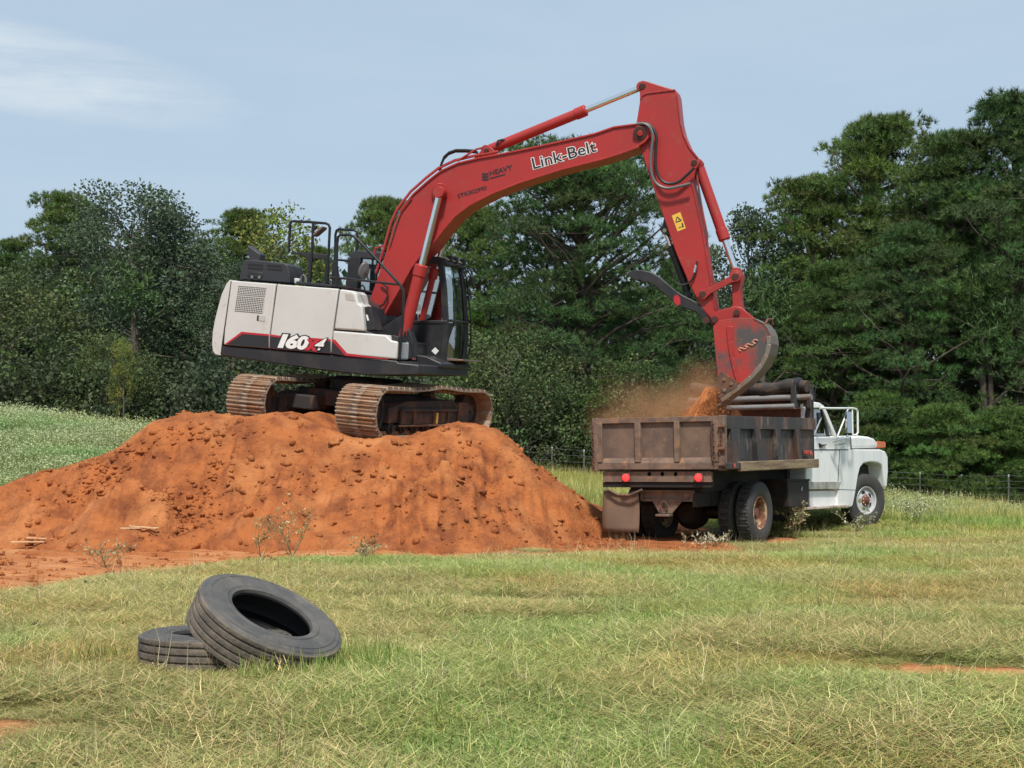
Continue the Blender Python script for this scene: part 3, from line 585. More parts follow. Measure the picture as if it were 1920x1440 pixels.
cabpart('rear_bulkhead', [(647, 560), (652, 560), (652, 606), (646, 606)], C0, C1, M['black'])
def pillar(name, pts, v, w, d=.07):
    p_ = [(x - w / 2, y) for x, y in pts] + [(x + w / 2, y) for x, y in pts[::-1]]; return cabpart(name, p_, v, v + d, M['black'], .01)
pillar('front_pillar', [(825, 488), (831, 540), (834, 600), (833, 640), (829, 680)], C0 - .01, 11)
pillar('front_pillar', [(822, 489), (829, 540), (832, 600), (831, 640), (827, 680)], C1 - .05, 10)
pillar('door_pillar', [(741, 484), (738, 606)], C1 - .07, 9)
pillar('window_bar', [(768, 485), (764, 606)], C0, 5, .04)
cabpart('side_window', [(677, 484), (820, 492), (829, 560), (829, 604), (668, 604), (667, 545)], C0 + .03, C0 + .04, glass_, 0)
cabpart('door_window', [(677, 484), (820, 492), (829, 560), (829, 604), (668, 604), (667, 545)], C1 - .04, C1 - .03, glass_, 0)
# windscreen between the two front pillars, slightly bowed
fx = [(827, 492), (833, 540), (836.5, 600), (836, 640), (832, 680)]
A_ = P(fx, C0 + .05); g = MB(); rows = []
for i in range(9):
    f = i / 8; v = C0 + .05 + (C1 - C0 - .09) * f; bow = .06 * (1 - (2 * f - 1) ** 2)
    rows.append([Vector((p_.x + bow, v, p_.z)) for p_ in A_])
k = len(A_); g.add([q for r_ in rows for q in r_], [[i * k + j, (i + 1) * k + j, (i + 1) * k + j + 1, i * k + j + 1] for i in range(8) for j in range(k - 1)])
g.build('windscreen', glass_, cab)
MB().tube([A_[2] + Vector((.05, .1, 0)), A_[2] + Vector((.09, .55, 0)), A_[2] + Vector((.05, 1.0, 0))], .022, 6).build('windscreen_bar', M['black'], cab)
MB().tube([A_[2] + Vector((.06, .25, -.1)), A_[1] + Vector((.10, .42, 0))], .012, 6).build('wiper', M['rail'], cab)
MB().tube([A_[0] + Vector((.03, .0, .0)), A_[0] + Vector((.12, .5, .0)), A_[0] + Vector((.03, .98, .0))], .035, 8).build('visor_bar', M['black'], cab)
for v in (.15, .45, .85): MB().box((-.05, -.05, -.05), (.06, .05, .06), M=Matrix.Translation(A_[0] + Vector((.10, v, .08)))).build('work_light', M['plastic'], cab, .015)
cabpart('dark_door_backing', [(668, 560), (831, 572), (829, 680), (668, 672)], C1 - .10, C1 - .05, M['black'], 0)  # dark panel added inside the far door so the glass reads reflective
cabpart('dark_rear_backing', [(652, 484), (658, 484), (656, 606), (650, 606)], C0 + .08, C1 - .08, M['black'], 0)  # dark wall added at the cab's rear, again to darken behind the glass
cabpart('window_rail', [(668, 600), (838, 601), (838, 607), (668, 606)], C0 - .015, C0 + .05, M['black'], .008)
MB().tube([A_[4] + Vector((.02, .0, .02)), A_[4] + Vector((.07, .5, .02)), A_[4] + Vector((.02, .98, .02))], .04, 8).build('windscreen_sill', M['black'], cab)
MB().tube([A_[0] + Vector((.02, .98, 0)), A_[1] + Vector((.03, .98, 0)), A_[2] + Vector((.03, .98, 0)), A_[3] + Vector((.03, .98, 0)), A_[4] + Vector((.02, .98, 0))], .05, 8).build('front_pillar', M['black'], cab)
MB().tube([A_[0] + Vector((.02, .5, .05)), A_[2] + Vector((.09, .50, 0))], .014, 6).build('windscreen_strip', M['black'], cab)
st = MB(); s0 = E(735, 604, .8); st.box((s0.x - .30, .52, s0.z - .1), (s0.x + .25, 1.02, s0.z + .12)); st.box((s0.x - .38, .54, s0.z + .1), (s0.x - .24, 1.0, s0.z + .72)); st.box((s0.x - .36, .64, s0.z + .74), (s0.x - .25, .90, s0.z + .95))
st.build('operator_seat', M['plastic'], cab, .04)
MB().tube([s0 + Vector((.3, -.25, -.1)), s0 + Vector((.36, -.25, .2)), s0 + Vector((.33, -.25, .32))], .025, 7).tube([s0 + Vector((.3, .22, -.1)), s0 + Vector((.36, .22, .2)), s0 + Vector((.33, .22, .32))], .025, 7).build('control_lever', M['rail'], cab)
MB().prism(P([(672, 528), (690, 529), (688, 563), (670, 562)], C0 + .06), (0, .01, 0)).build('notice_sheet', mat('pale_green_sheet', (.42, .56, .50), .5), cab)
MB().prism([p_ + Vector((0, -.004, 0)) for p_ in P([(816, 651), (823, 658), (816.5, 665), (809, 658)], C0)], (0, .003, 0)).build('diamond_sticker', M['decalwhite'], cab)
slab('cab_step', [(834, 672), (868, 674), (868, 677), (833, 676)], C0 + .1, C1, M['steelworn'], bevel=.004)
fhr = rail('grab_rail', [(869, 526), (873, 522), (876, 530), (880, 570), (883, 600), (883, 640), (880, 664), (875, 670), (867, 671)], C1 - .05, .016)
rail('mirror_bracket', [(860, 500), (872, 505), (880, 512), (884, 520), (885, 532)], C1 - .1, .013, fhr)
MB().prism(P([(880, 518), (887, 520), (886, 534), (879, 532)], C1 - .15), (0, .18, 0)).build('cab_mirror', M['plastic'], fhr, .015)
for x0, x1 in ((785.5, 807), (809, 820.5)): flat('id_plate', [(x0, 681.8), (x1, 681.8 + (x1 - x0) * .085), (x1 - .3, 694.2 + (x1 - x0) * .085), (x0 - .3, 694)], M['decalwhite'], ex, .004, .12)
MB().prism(P([(778, 676), (826, 681), (822, 700), (777, 697)], .12), (0, .6, 0)).build('front_deck_plate', M['black'], ex, .01)
# --- boom
BV = -.29
boom_out = [(692, 568), (695, 556), (709, 517), (723.5, 472.6), (738, 421), (750, 396), (774, 365), (802.5, 339.5), (826, 321), (857, 306.5), (896, 297), (938, 289.5), (990, 279), (1052, 265.5), (1115, 251), (1151, 238.5), (1193, 233), (1206, 232.5), (1214, 237), (1218.5, 247), (1217, 258), (1210, 267), (1198, 274.5), (1167, 286.5), (1130.6, 298), (1052.5, 317.5), (974, 342.5), (922, 363), (880.6, 384), (852, 406), (828.5, 434), (808, 461), (789, 480), (772, 503), (756, 532), (715, 602), (711, 614), (706, 617), (700.5, 598)]
boom = MB().prism(P(boom_out, BV), (0, -2 * BV, 0)).build('boom', M['red'], ex, .012, 30)
def bossed(name, px, py, v, r_, m, parent, d=.05, n=20): return MB().tube([E(px, py, v - d), E(px, py, v + .02)], r_, n).build(name, m, parent, .006)
# raised flange strips along the plate edges
edge_top = boom_out[5:17]; fl = MB()
for sgn_pts in (edge_top, boom_out[22:33]):
    for i in range(len(sgn_pts) - 1):
        a_, b_ = E(*sgn_pts[i], BV - .012), E(*sgn_pts[i + 1], BV - .012); fl.bar(a_, b_, .03, NEAR, .03)
fl.build('boom_flange', M['red'], boom, .004)
bossed('boom_cylinder_boss', 825, 360, BV, .15, M['red'], boom, .03, 28)
bossed('boom_tip_pin', 1200, 250, BV, .115, M['bolt'], boom, .04, 28); bossed('boom_tip_pin_cap', 1200, 250, BV, .05, M['red'], boom, .07, 8)
fb_ = lambda x, y: E(x, y, BV)
for off, m_, lf in ((.05, M['decalwhite'], .005), (.008, M['decalblack'], .008)): decal('maker_lettering', 'Link-Belt', (1001, 317), (1119, 283.5), 21, fb_, m_, boom, NEAR, offset=off, lift=lf)
decal('dealer_lettering', 'HEAVY', (919, 329.5), (961.5, 317.5), 9.0, fb_, M['decalblack'], boom, NEAR, offset=.025, shear=.1, lift=.006)
lg = MB()
for k in range(3):
    y = 324 + k * 5.2
    lg.prism([p_ + Vector((0, -.006, 0)) for p_ in P([(904, y + 1.4), (907.5, y - .6), (911.5, y + 1.6), (916.5, y - .6), (916, y + 2.6), (911, y + 5.0), (907, y + 2.8), (903.4, y + 5.0)], BV)], (0, .002, 0))
lg.prism([p_ + Vector((0, -.006, 0)) for p_ in P([(918.5, 333.6), (948, 325.6), (948, 327.6), (918.4, 335.8)], BV)], (0, .002, 0))
lg.build('dealer_emblem', M['decalblack'], boom)
decal('stock_number', 'STK002990', (859, 371.5), (913, 355), 7.5, fb_, M['decalblack'], boom, NEAR, offset=.012, lift=.006)
# hydraulic pipes along the boom's back
def pathE(pts, v): return P(pts, v)
for k, (dv, off) in enumerate(((-.24, 5), (-.12, 6), (.10, 6), (.22, 5))):
    pp = [(x - off * .75, y - off) for x, y in boom_out[2:12]]; MB().tube(P(pp, dv), .02, 7).build('boom_pipe', M['red'], boom)
MB().tube(P([(826, 318), (828, 306), (833, 294), (842, 286), (855, 281.5), (873, 281.5), (893, 283)], -.2), .022, 8).build('hose', M['hose'], boom)
MB().tube(P([(824, 320), (827, 309), (832, 298), (841, 289), (854, 284), (873, 284), (896, 286)], -.1), .022, 8).build('hose', M['hose'], boom)
MB().tube(P([(858, 302), (875, 291), (893, 280), (905, 277)], -.26), .018, 7).build('boom_pipe', M['red'], boom)
MB().tube(P([(714, 528), (726, 538), (727, 556), (719, 571), (703, 578), (693, 579)], BV - .06), .018, 7).build('hose', M['hose'], boom)
MB().tube(P([(702, 478), (704, 466), (712, 463), (724, 460)], -.1), .02, 7).build('boom_pipe', M['red'], boom)
MB().tube(P([(730, 464), (742, 425), (752, 398), (772, 372)], BV - .02), .012, 6).build('boom_pipe', M['redworn'], boom)
MB().prism(P([(717, 613), (737, 600), (757, 588), (775, 640), (775, 672), (704, 664)], -.5), (0, .2, 0)).build('boom_bracket', M['black'], ex, .02)
MB().prism(P([(717, 613), (737, 600), (757, 588), (775, 640), (775, 672), (704, 664)], .32), (0, .2, 0)).build('boom_bracket', M['black'], ex, .02)
# --- hydraulic cylinders
def cyl(name, a, b, c, v, rb, rr, m=None, parent=ex, eye=True, hv=None):
    """barrel from pixel a to b (gland at b), rod from b to pin at c"""
    A, B, Cc = E(*a, v), E(*b, v), E(*c, v); ax = (Cc - A).normalized(); B = A + ax * (B - A).dot(ax); m = m or M['red']
    bb = MB().tube([A, A + ax * .06, A + ax * .061, B - ax * .20, B - ax * .199, B - ax * .02, B], [rb * .7, rb * .8, rb, rb, rb * 1.14, rb * 1.14, rb * .9], 22)
    if eye: bb.tube([A + Vector((0, -rb * .95, 0)), A + Vector((0, rb * .95, 0))], rb * 1.0, 16)
    o = bb.build(name, m, parent, .004)
    rod = MB().tube([B, Cc], rr, 18).build('piston_rod', M['chrome'], o)
    MB().tube([Cc + Vector((0, -rb * .9, 0)), Cc + Vector((0, rb * .9, 0))], rr * 1.7, 18).build('rod_eye', m, o, .006)
    return o
cyl('boom_cylinder', (752, 652), (789.5, 496), (825, 361), -.42, .108, .06)
A_c, B_c, C_c = (E(752, 652, -.42), E(789.5, 496, -.42), E(825, 361, -.42))
far_c = cyl('boom_cylinder', (752, 652), (789.5, 496), (825, 361), -.42, .108, .06); far_c.location = (0, .76, 0)
MB().tube(P([(760, 622), (757, 634), (756, 655)], -.56), .02, 7).build('hose', M['hose'], ex)
slab('cylinder_foot', [(738, 640), (768, 640), (776, 676), (738, 672)], -.5, -.36, M['redworn'], bevel=.015)
slab('cylinder_foot', [(738, 640), (768, 640), (776, 676), (738, 672)], .36, .5, M['redworn'], bevel=.015)
for v in (-.17, .11): slab('cylinder_bracket', [(884, 301), (908, 276), (918, 274.5), (925, 280), (933, 291)], v, v + .06, M['red'], bevel=.008)
ac = cyl('arm_cylinder', (913, 282.5), (1100, 206.5), (1204, 163.5), 0.0, .088, .05)
a_ = E(948, 262, -.03); MB().tube([E(930, 273, -.12), E(934, 264, -.12), E(941, 262, -.10), E(949, 264, -.06)], .018, 7).build('hose', M['hose'], ac)
bossed('arm_cylinder_pin', 912, 282, -.17, .04, M['bolt'], boom, .03, 14)
# --- arm
AV = -.20
arm_out = [(1194.5, 166), (1195, 158), (1199, 153), (1205, 151), (1212, 152.2), (1240, 161), (1267, 169), (1270, 178.6), (1275, 227), (1281, 251.5), (1292, 276), (1308, 296), (1311.5, 303), (1310, 310), (1305, 316), (1299, 344), (1318.7, 436), (1334, 532), (1343, 581), (1347, 596), (1343, 606), (1334, 607), (1326, 598), (1308.5, 562.6), (1293.6, 535.5), (1267.7, 475), (1243.3, 404.6), (1216.6, 327), (1198.4, 271), (1193.6, 245), (1193.8, 227), (1199.6, 190.8), (1199.6, 172)]
arm = MB().prism(P(arm_out, AV), (0, -2 * AV, 0)).build('arm', M['red'], ex, .012, 30)
fl = MB()
for pts in ([(1201, 186), (1204, 179), (1212, 175), (1240, 171.5), (1266, 168.5)], arm_out[7:12], [(1298, 344), (1318.2, 436), (1333.4, 532), (1342, 580)]):
    for i in range(len(pts) - 1): fl.bar(E(*pts[i], AV - .008), E(*pts[i + 1], AV - .008), .024, NEAR, .02)
fl.build('arm_flange', M['red'], arm, .004)
bossed('arm_pin', 1204.5, 162, AV, .055, M['bolt'], arm, .02); bossed('arm_pin', 1301.5, 305, AV, .05, M['bolt'], arm, .02)
fa = lambda x, y: E(x, y, AV)
stk = flat('warning_sticker', [(1259.5, 404.5), (1275.5, 397.5), (1286, 428), (1270.5, 434)], M['decalyellow'], arm, .004, AV)
sg = MB()
tri = [(1269.5, 406.5), (1278, 413.5), (1267.2, 417)]
for i in range(3): sg.bar(E(*tri[i], AV) + Vector((0, -.006, 0)), E(*tri[(i + 1) % 3], AV) + Vector((0, -.006, 0)), .014, NEAR, .002)
sg.prism([p_ + Vector((0, -.007, 0)) for p_ in P([(1278, 418), (1280, 417.8), (1282.5, 425), (1279.5, 427)], AV)], (0, .002, 0)); sg.bar(E(1272.5, 427.5, AV) + Vector((0, -.006, 0)), E(1278, 425, AV) + Vector((0, -.006, 0)), .012, NEAR, .002)
sg.bar(E(1273, 411, AV) + Vector((0, -.006, 0)), E(1273.2, 414.5, AV) + Vector((0, -.006, 0)), .010, NEAR, .002)
sg.build('warning_symbol', M['decalblack'], stk)
def smoothpath(pts, v, n=6):
    out = []; Q = [Vector((*p_, 0)) for p_ in pts]
    for i in range(len(Q) - 1):
        p0, p1, p2, p3 = Q[max(i - 1, 0)], Q[i], Q[i + 1], Q[min(i + 2, len(Q) - 1)]
        for k in range(n):
            t = k / n; c = .5 * ((2 * p1) + (p2 - p0) * t + (2 * p0 - 5 * p1 + 4 * p2 - p3) * t * t + (3 * p1 - p0 - 3 * p2 + p3) * t ** 3); out.append(E(c.x, c.y, v))
    out.append(E(*pts[-1], v)); return out
MB().tube(smoothpath([(1193, 232.5), (1208, 232), (1219, 240), (1224, 256), (1221, 285), (1220, 312), (1225, 335), (1236, 348), (1253, 353), (1275, 349), (1295, 344)], BV - .05), .024, 8).build('hose', M['hosegrey'], arm)
MB().tube(smoothpath([(1200, 231), (1216, 233), (1227, 245), (1231, 262), (1229, 290), (1230, 315), (1238, 335), (1252, 344), (1272, 341), (1290, 326), (1302, 314)], BV - .02), .024, 8).build('hose', M['hose'], arm)
MB().tube(smoothpath([(1306, 322), (1311, 360), (1318, 400), (1324, 430), (1326, 450), (1318, 470), (1306, 492)], -.1), .018, 7).build('arm_pipe', M['redworn'], arm)
MB().tube(smoothpath([(1307, 490), (1304, 510), (1294, 528), (1280, 534), (1266, 528), (1262, 510)], AV - .05), .017, 7).build('hose', M['hose'], arm)
MB().tube([E(1305.5, 497, AV - .05), E(1302.5, 511, AV - .05)], .024, 8).build('hose_fitting', M['chrome'], arm)
cyl('bucket_cylinder', (1309, 308), (1357, 452), (1381, 512), 0.0, .088, .052)
# --- linkage, bucket, thumb
def linkbar(name, a, b, v, d, wpx, m):
    ax = Vector((b[0] - a[0], b[1] - a[1])); ln = ax.length; ax /= ln; nr = Vector((-ax.y, ax.x)); pts = []
    for k in range(9): t = R(90 + 180 * k / 8); pts.append((a[0] + (ax.x * math.cos(t) + nr.x * math.sin(t)) * wpx * .75, a[1] + (ax.y * math.cos(t) + nr.y * math.sin(t)) * wpx * .75))
    pts += [(a[0] + ax.x * wpx - nr.x * wpx * .45, a[1] + ax.y * wpx - nr.y * wpx * .45), (b[0] - ax.x * wpx - nr.x * wpx * .45, b[1] - ax.y * wpx - nr.y * wpx * .45)]
    for k in range(9): t = R(-90 + 180 * k / 8); pts.append((b[0] + (ax.x * math.cos(t) + nr.x * math.sin(t)) * wpx * .75, b[1] + (ax.y * math.cos(t) + nr.y * math.sin(t)) * wpx * .75))
    pts += [(b[0] - ax.x * wpx + nr.x * wpx * .45, b[1] - ax.y * wpx + nr.y * wpx * .45), (a[0] + ax.x * wpx + nr.x * wpx * .45, a[1] + ax.y * wpx + nr.y * wpx * .45)]
    return slab(name, pts, v, v + d, m, bevel=.008)
for v in (AV - .075, -AV + .005): linkbar('idler_link', (1317.5, 552), (1379, 519), v, .07, 13, M['red'])
bossed('link_pin', 1317.5, 552, AV - .07, .06, M['bolt'], ex, .015); bossed('link_pin', 1379, 519, AV - .07, .06, M['bolt'], ex, .015)
linkbar('bucket_link', (1379, 519), (1382, 586), -.17, .34, 17, M['red'])
BK = -.50
bk = empty('bucket_group', Matrix.Identity(4), None, None) if False else None
back = [(1412, 596), (1431.8, 606), (1440, 616), (1445, 628), (1446.6, 644), (1442.6, 665.5), (1431.8, 687), (1410, 711.6), (1388.4, 729), (1370, 742), (1350.5, 755)]
side_out = [(1337, 612), (1348, 601), (1380, 596)] + back + [(1345, 747), (1345.6, 706), (1341, 660)]
sh_in = []
bmesh_ = MB()
outer = P(back, BK); 
cen = E(1385, 660, BK)
inner = [p_ + (cen - p_).normalized() * .035 for p_ in outer]
for i in range(len(outer) - 1):
    lo = [outer[i], outer[i + 1], inner[i + 1], inner[i]]; bmesh_.prism(lo, (0, -2 * BK, 0))
bucket = bmesh_.build('bucket', M['steelworn'], ex, 0, 50)
for v in (BK, -BK - .03): MB().prism(P(side_out, v), (0, .03, 0)).build('bucket_side_plate', M['redworn'], bucket, .006)
wear = MB()
for i in range(3, len(back) - 1):
    wear.bar(E(*back[i], BK - .012) + (cen - E(*back[i], BK)).normalized() * .04, E(*back[i + 1], BK - .012) + (cen - E(*back[i + 1], BK)).normalized() * .04, .075, NEAR, .025)
wear.build('wear_strip', M['steelworn'], bucket, .006)
bar_ = [(1368, 612), (1369, 640), (1373, 670), (1379, 700), (1384, 718)]; wb = MB()
for i in range(4): wb.prism([p_ + Vector((0, -.022, 0)) for p_ in P([(bar_[i][0] - 6 + i, bar_[i][1]), (bar_[i][0] + 6.5 - i, bar_[i][1]), (bar_[i + 1][0] + 5.5 - i, bar_[i + 1][1] + .3), (bar_[i + 1][0] - 5 + i, bar_[i + 1][1] + .3)], BK)], (0, .022, 0))
wb.build('side_rib', M['red'], bucket, .006)
for v in (BK - .03, -BK):
    sc_ = MB().prism(P([(1345.2, 706), (1351.8, 696), (1385.7, 717), (1381, 727), (1349, 747), (1345, 745)], v), (0, .03, 0)).build('side_cutter', M['rust'], bucket, .006)
    if v < 0:
        for x, y in ((1358, 711), (1371, 719), (1358, 731)): MB().tube([E(x, y, v - .02), E(x, y, v + .01)], .032, 6).build('bolt', M['steelworn'], sc_)
for v in (-.30, .22): MB().prism(P([(1336, 602), (1339, 590), (1346, 582), (1362, 578), (1380, 574), (1390, 576), (1398, 583), (1423, 603), (1415, 612), (1350, 618)], v), (0, .08, 0)).build('bucket_ear', M['red'], bucket, .012)
MB().prism(P([(1342, 600), (1352, 588), (1370, 588), (1420, 602), (1424, 610), (1348, 618)], -.24), (0, .48, 0)).build('ear_web', M['redworn'], bucket, .01)
MB().tube([E(1381, 586, -.36), E(1381, 586, .36)], .05, 14).build('bucket_pin', M['bolt'], bucket); MB().tube([E(1340, 599, -.36), E(1340, 599, .36)], .055, 14).build('bucket_pin', M['bolt'], bucket)
MB().tube([E(1436, 607, -.1) + Vector((.0, -.08, .0)), E(1440, 598, -.1), E(1447, 599, 0.02), E(1449, 609, .06)], .02, 8).build('lifting_eye', M['redworn'], bucket)
lipa, lipb = E(1350.5, 755, BK), E(1345, 748, BK)
for k in range(5):
    v = BK + .06 + k * (1.0 - .12) / 4; p0 = Vector((lipa.x, v, lipa.z)); d_ = (E(1336, 765, BK) - E(1352, 752, BK)).normalized()
    MB().add([p0 + Vector((.02, -.05, -.03)), p0 + Vector((.02, .05, -.03)), p0 + Vector((.04, .05, .05)), p0 + Vector((.04, -.05, .05)), p0 + d_ * .16 + Vector((0, -.025, -.008)), p0 + d_ * .16 + Vector((0, .025, -.008)), p0 + d_ * .16 + Vector((0, .025, .012)), p0 + d_ * .16 + Vector((0, -.025, .012))], [[3, 2, 1, 0], [4, 5, 6, 7], [0, 1, 5, 4], [1, 2, 6, 5], [2, 3, 7, 6], [3, 0, 4, 7]]).build('tooth', M['steelworn'], bucket, .008)
# raised weld-bead lettering on the side plate
lb = MB(); base = Vector((1386, 657)); dx_ = Vector((34.5, -18.5)) / 5
for k in range(5):
    c = base + dx_ * (k + .45); r_ = 3.3 if k < 4 else 4.0
    pts = [(c.x + r_ * math.cos(R(t)) * 1.05, c.y - r_ * .9 * math.sin(R(t))) for t in range(200 if k % 2 else 20, 480 if k % 2 else 300, 28)]
    lb.tube(P(pts, BK - .006), .013, 5)
lb.build('raised_lettering', mat('orange_worn_bead', (.50, .22, .13), .6), bucket)
th_out = [(1174.4, 516.5), (1180, 509), (1190.6, 505.7), (1206, 506.5), (1221, 510), (1237, 519), (1252, 532), (1267, 545), (1281, 554), (1294, 560), (1308, 568), (1322, 580), (1334, 594), (1336, 603), (1329, 610), (1322, 606), (1314, 594), (1303, 584), (1288, 579), (1275, 575), (1262, 566), (1250, 555), (1238, 545), (1228, 536), (1216, 529), (1206, 529.5), (1198, 525), (1190, 526), (1183, 520)]
thumb = None
for v in (-.20, .12):
    o = MB().prism(P(th_out, v), (0, .08, 0)).build('thumb_plate' if thumb else 'thumb', M['black'], thumb or ex, .012); thumb = thumb or o
MB().prism(P([(1240, 530), (1270, 550), (1296, 566), (1290, 573), (1262, 560), (1236, 540)], -.12), (0, .24, 0)).build('thumb_web', M['black'], thumb, .01)
MB().prism([p_ + Vector((0, -.004, 0)) for p_ in P([(1264, 555), (1270, 552.5), (1275.5, 559), (1276, 570), (1270.5, 573.5), (1263, 566)], -.2)], (0, .003, 0)).build('red_patch', M['decalred'], thumb)
MB().tube([E(1324, 600, -.25), E(1324, 600, .25)], .06, 14).build('thumb_pin', M['bolt'], thumb)
tcy = cyl('thumb_cylinder', (1291, 552), (1256, 462), (1246, 430), 0.0, .062, .038, M['black'])
MB().prism(P([(1241, 426), (1247, 400), (1252, 428), (1256, 440), (1246, 440)], -.12), (0, .24, 0)).build('thumb_bracket', M['black'], arm, .01)
MB().tube([E(1246, 432, -.14), E(1246, 432, .14)], .035, 12).build('thumb_pin', M['chrome'], tcy)
# clay still clinging in the bucket's mouth
# ------------------------------------------------------------------ dump truck
tk = empty('dump_truck', TM, 'old white cab dump truck with dark weathered steel bed beside the clay mound', 'truck')
W = 2.30; BL = 3.83                                     # bed width and length
zt = lambda py, x=0.0: TR(1345, py, x).z                 # heights read off the tailgate plane
z_top, z_rail, z_ledge, z_bot = zt(779.5), zt(789), zt(860), zt(880)
def tb(name, lo, hi, m, parent=tk, bevel=.008): return MB().box(lo, hi).build(name, m, parent, bevel)
yr = lambda px: TR(px, 830).y                            # lateral position on the tailgate plane
# tailgate: frame posts and three sunk panels
tg = MB(); tg.box((0, .02, z_rail - .005), (.09, W - .02, z_top))
tg.box((0, .02, z_bot), (.09, W - .02, zt(868)))
tg.prism([Vector((0, .02, zt(868))), Vector((.09, .02, zt(868))), Vector((.09, .02, z_ledge + .03)), Vector((.055, .02, z_ledge + .03))], (0, W - .04, 0))
tailgate = tg.build('tailgate', M['tailgate'], tk, .006)
for a, b in ((1116, 1129), (1190, 1201), (1264, 1274), (1334, 1347)):
    tb('tailgate_post', (-.012, yr(b), zt(866)), (.06, yr(a), z_rail), M['tailgate'], tailgate)
for a, b in ((1129, 1190), (1201, 1264), (1274, 1334)):
    tb('tailgate_panel', (.05, yr(b) - .005, z_ledge - .02), (.075, yr(a) + .005, z_rail + .005), M['tailpanel'], tailgate, 0)
# latch chains and hinge gear on both rear corners
def chain(p, q, n, sag, name, parent):
    c = MB(); p, q = Vector(p), Vector(q)
    for k in range(n):
        t = (k + .5) / n; o = p.lerp(q, t) + Vector((0, 0, -sag * 4 * t * (1 - t))); d = (q - p).normalized(); s_ = d.orthogonal().normalized(); s2 = d.cross(s_)
        if k % 2: s_, s2 = s2, s_
        ring = [o + d * .034 * math.cos(a) + s_ * .020 * math.sin(a) for a in np.linspace(0, 2 * math.pi, 9)]
        c.tube(ring, .007, 5, caps=False)
    return c.build(name, M['rust'], parent)
chain((-.03, .16, z_rail), (-.03, .14, zt(868)), 15, .0, 'chain', tailgate); chain((-.04, -.0, z_rail - .05), (-.03, .03, zt(850)), 14, .03, 'chain', tailgate)
chain((-.03, W + .02, z_rail), (-.03, W + .0, zt(880)), 16, .02, 'chain', tailgate)
for y0 in (-.03, W - .07): tb('corner_post', (-.015, y0, z_bot - .02), (.10, y0 + .10, z_top + .01), M['tailgate'])
for z in (zt(800), zt(842), zt(872)): MB().tube([Vector((-.04, .05, z)), Vector((-.04, -.06, z))], .03, 10).build('hinge_pin', M['rust'], tk)
# side walls
zs_rail = TS(1440, 805).z; zs_dk = TS(1440, 866).z
xs_ = lambda px: TS(px, 830).x
for y0, near in ((0.0, True), (W - .05, False)):
    s_ = 1 if near else -1; ya, yb = (y0, y0 + .05)
    sw = MB().box((.09, ya + (.012 if near else 0), zs_dk - .02), (BL, yb - (0 if near else .012), z_top)); 
    sw.box((.09, ya - (.05 if near else 0), zs_rail), (BL, yb + (0 if near else .05), z_top - .002))
    side = sw.build('bed_side', M['bedsteel'], tk, .006)
    for a, b in ((1366, 1381), (1414, 1423), (1452, 1461), (1490, 1497)):
        x0, x1 = xs_(a), xs_(b); lo = [Vector((x0, ya - .07 if near else yb, zs_dk)), Vector((x1, ya - .07 if near else yb, zs_dk)), Vector((x1, ya + .02 if near else yb + .07, zs_dk)), Vector((x0, ya + .02 if near else yb + .07, zs_dk))]
        sl_ = -.10 if a > 1400 else 0
        MB().hexa(lo, [p_ + Vector((sl_, 0, zs_rail - zs_dk)) for p_ in lo]).build('side_stake', M['bedsteel'], side, .005)
tb('bed_floor', (.05, .03, z_bot - .02), (BL, W - .03, z_bot + .06), M['chassis'])
zb_h = TR(1520, 724, BL).z
hb = tb('headboard', (BL - .02, .02, z_bot), (BL + .05, W - .02, zb_h), M['rust'])
for y0 in (.02, W - .10): tb('headboard_post', (BL - .06, y0, z_bot), (BL + .09, y0 + .08, zb_h + .03), M['bedsteel'], hb)
# rolled tarp and its pipes lying across the front of the bed
def cross(px, py, x=BL - .25): return TR(px, py, x)
tp = MB(); g = np.random.default_rng(5); path = []; rad = []
for k in range(26):
    y = .03 + (W - .06) * k / 25; path.append(Vector((BL - .16 + .02 * math.sin(k * 1.3), y, zb_h - .01 + .03 * math.sin(k * .55)))); rad.append(.115 + .02 * g.standard_normal() * .6)
tp.tube(path, rad, 14); tarp = tp.build('rolled_tarp', M['tarp'], tk)
for k in (2, 13): MB().tube([path[k] + Vector((0, -.05, 0)), path[k] + Vector((0, .05, 0))], .135, 14).build('tarp_strap', M['black'], tarp)
MB().tube([Vector((BL - .22, -.06, zb_h - .20)), Vector((BL - .22, W + .02, zb_h - .20))], .055, 12).build('tarp_pipe', M['pipe'], tk)
MB().tube([Vector((BL - .32, .22, zb_h - .36)), Vector((BL - .32, W + .02, zb_h - .36))], .05, 12).build('tarp_pipe', M['pipe'], tk)
tb('pipe_bracket', (BL - .30, .20, zb_h - .38), (BL - .10, .30, zb_h + .02), M['bedsteel'])
# timber side board, deck ledge, marker lights
x_a, x_b = TS(1391, 872, -.16).x, TS(1536, 870, -.16).x; zt0, zt1 = TS(1460, 863, -.16).z, TS(1460, 880.5, -.16).z
tb('side_timber', (x_a, -.16, zt1), (x_b, -.08, zt0), M['timber'], bevel=.012)
lg_ = MB(); lg_.hexa([Vector((.2, -.085, zt0 - .06)), Vector((BL, -.085, zt0 - .06)), Vector((BL, .0, zs_dk - .06)), Vector((.2, .0, zs_dk - .06))], [Vector((.2, -.085, zt0 - .03)), Vector((BL, -.085, zt0 - .03)), Vector((BL, .0, zs_dk)), Vector((.2, .0, zs_dk))]); lg_.build('deck_ledge', M['timber'], tk, .004)
rb = tb('rear_sill_end', (-.02, -.15, zt(880) - .0), (.42, .0, zt(868)), M['bedsteel'])
MB().lathe([(0, .012), (.03, .010), (.042, 0), (.0, -.002)], 16, Matrix.Translation((.10, -.152, zt(874))) @ Matrix.Rotation(R(90), 4, 'X')).build('side_marker', M['redlens'], rb)
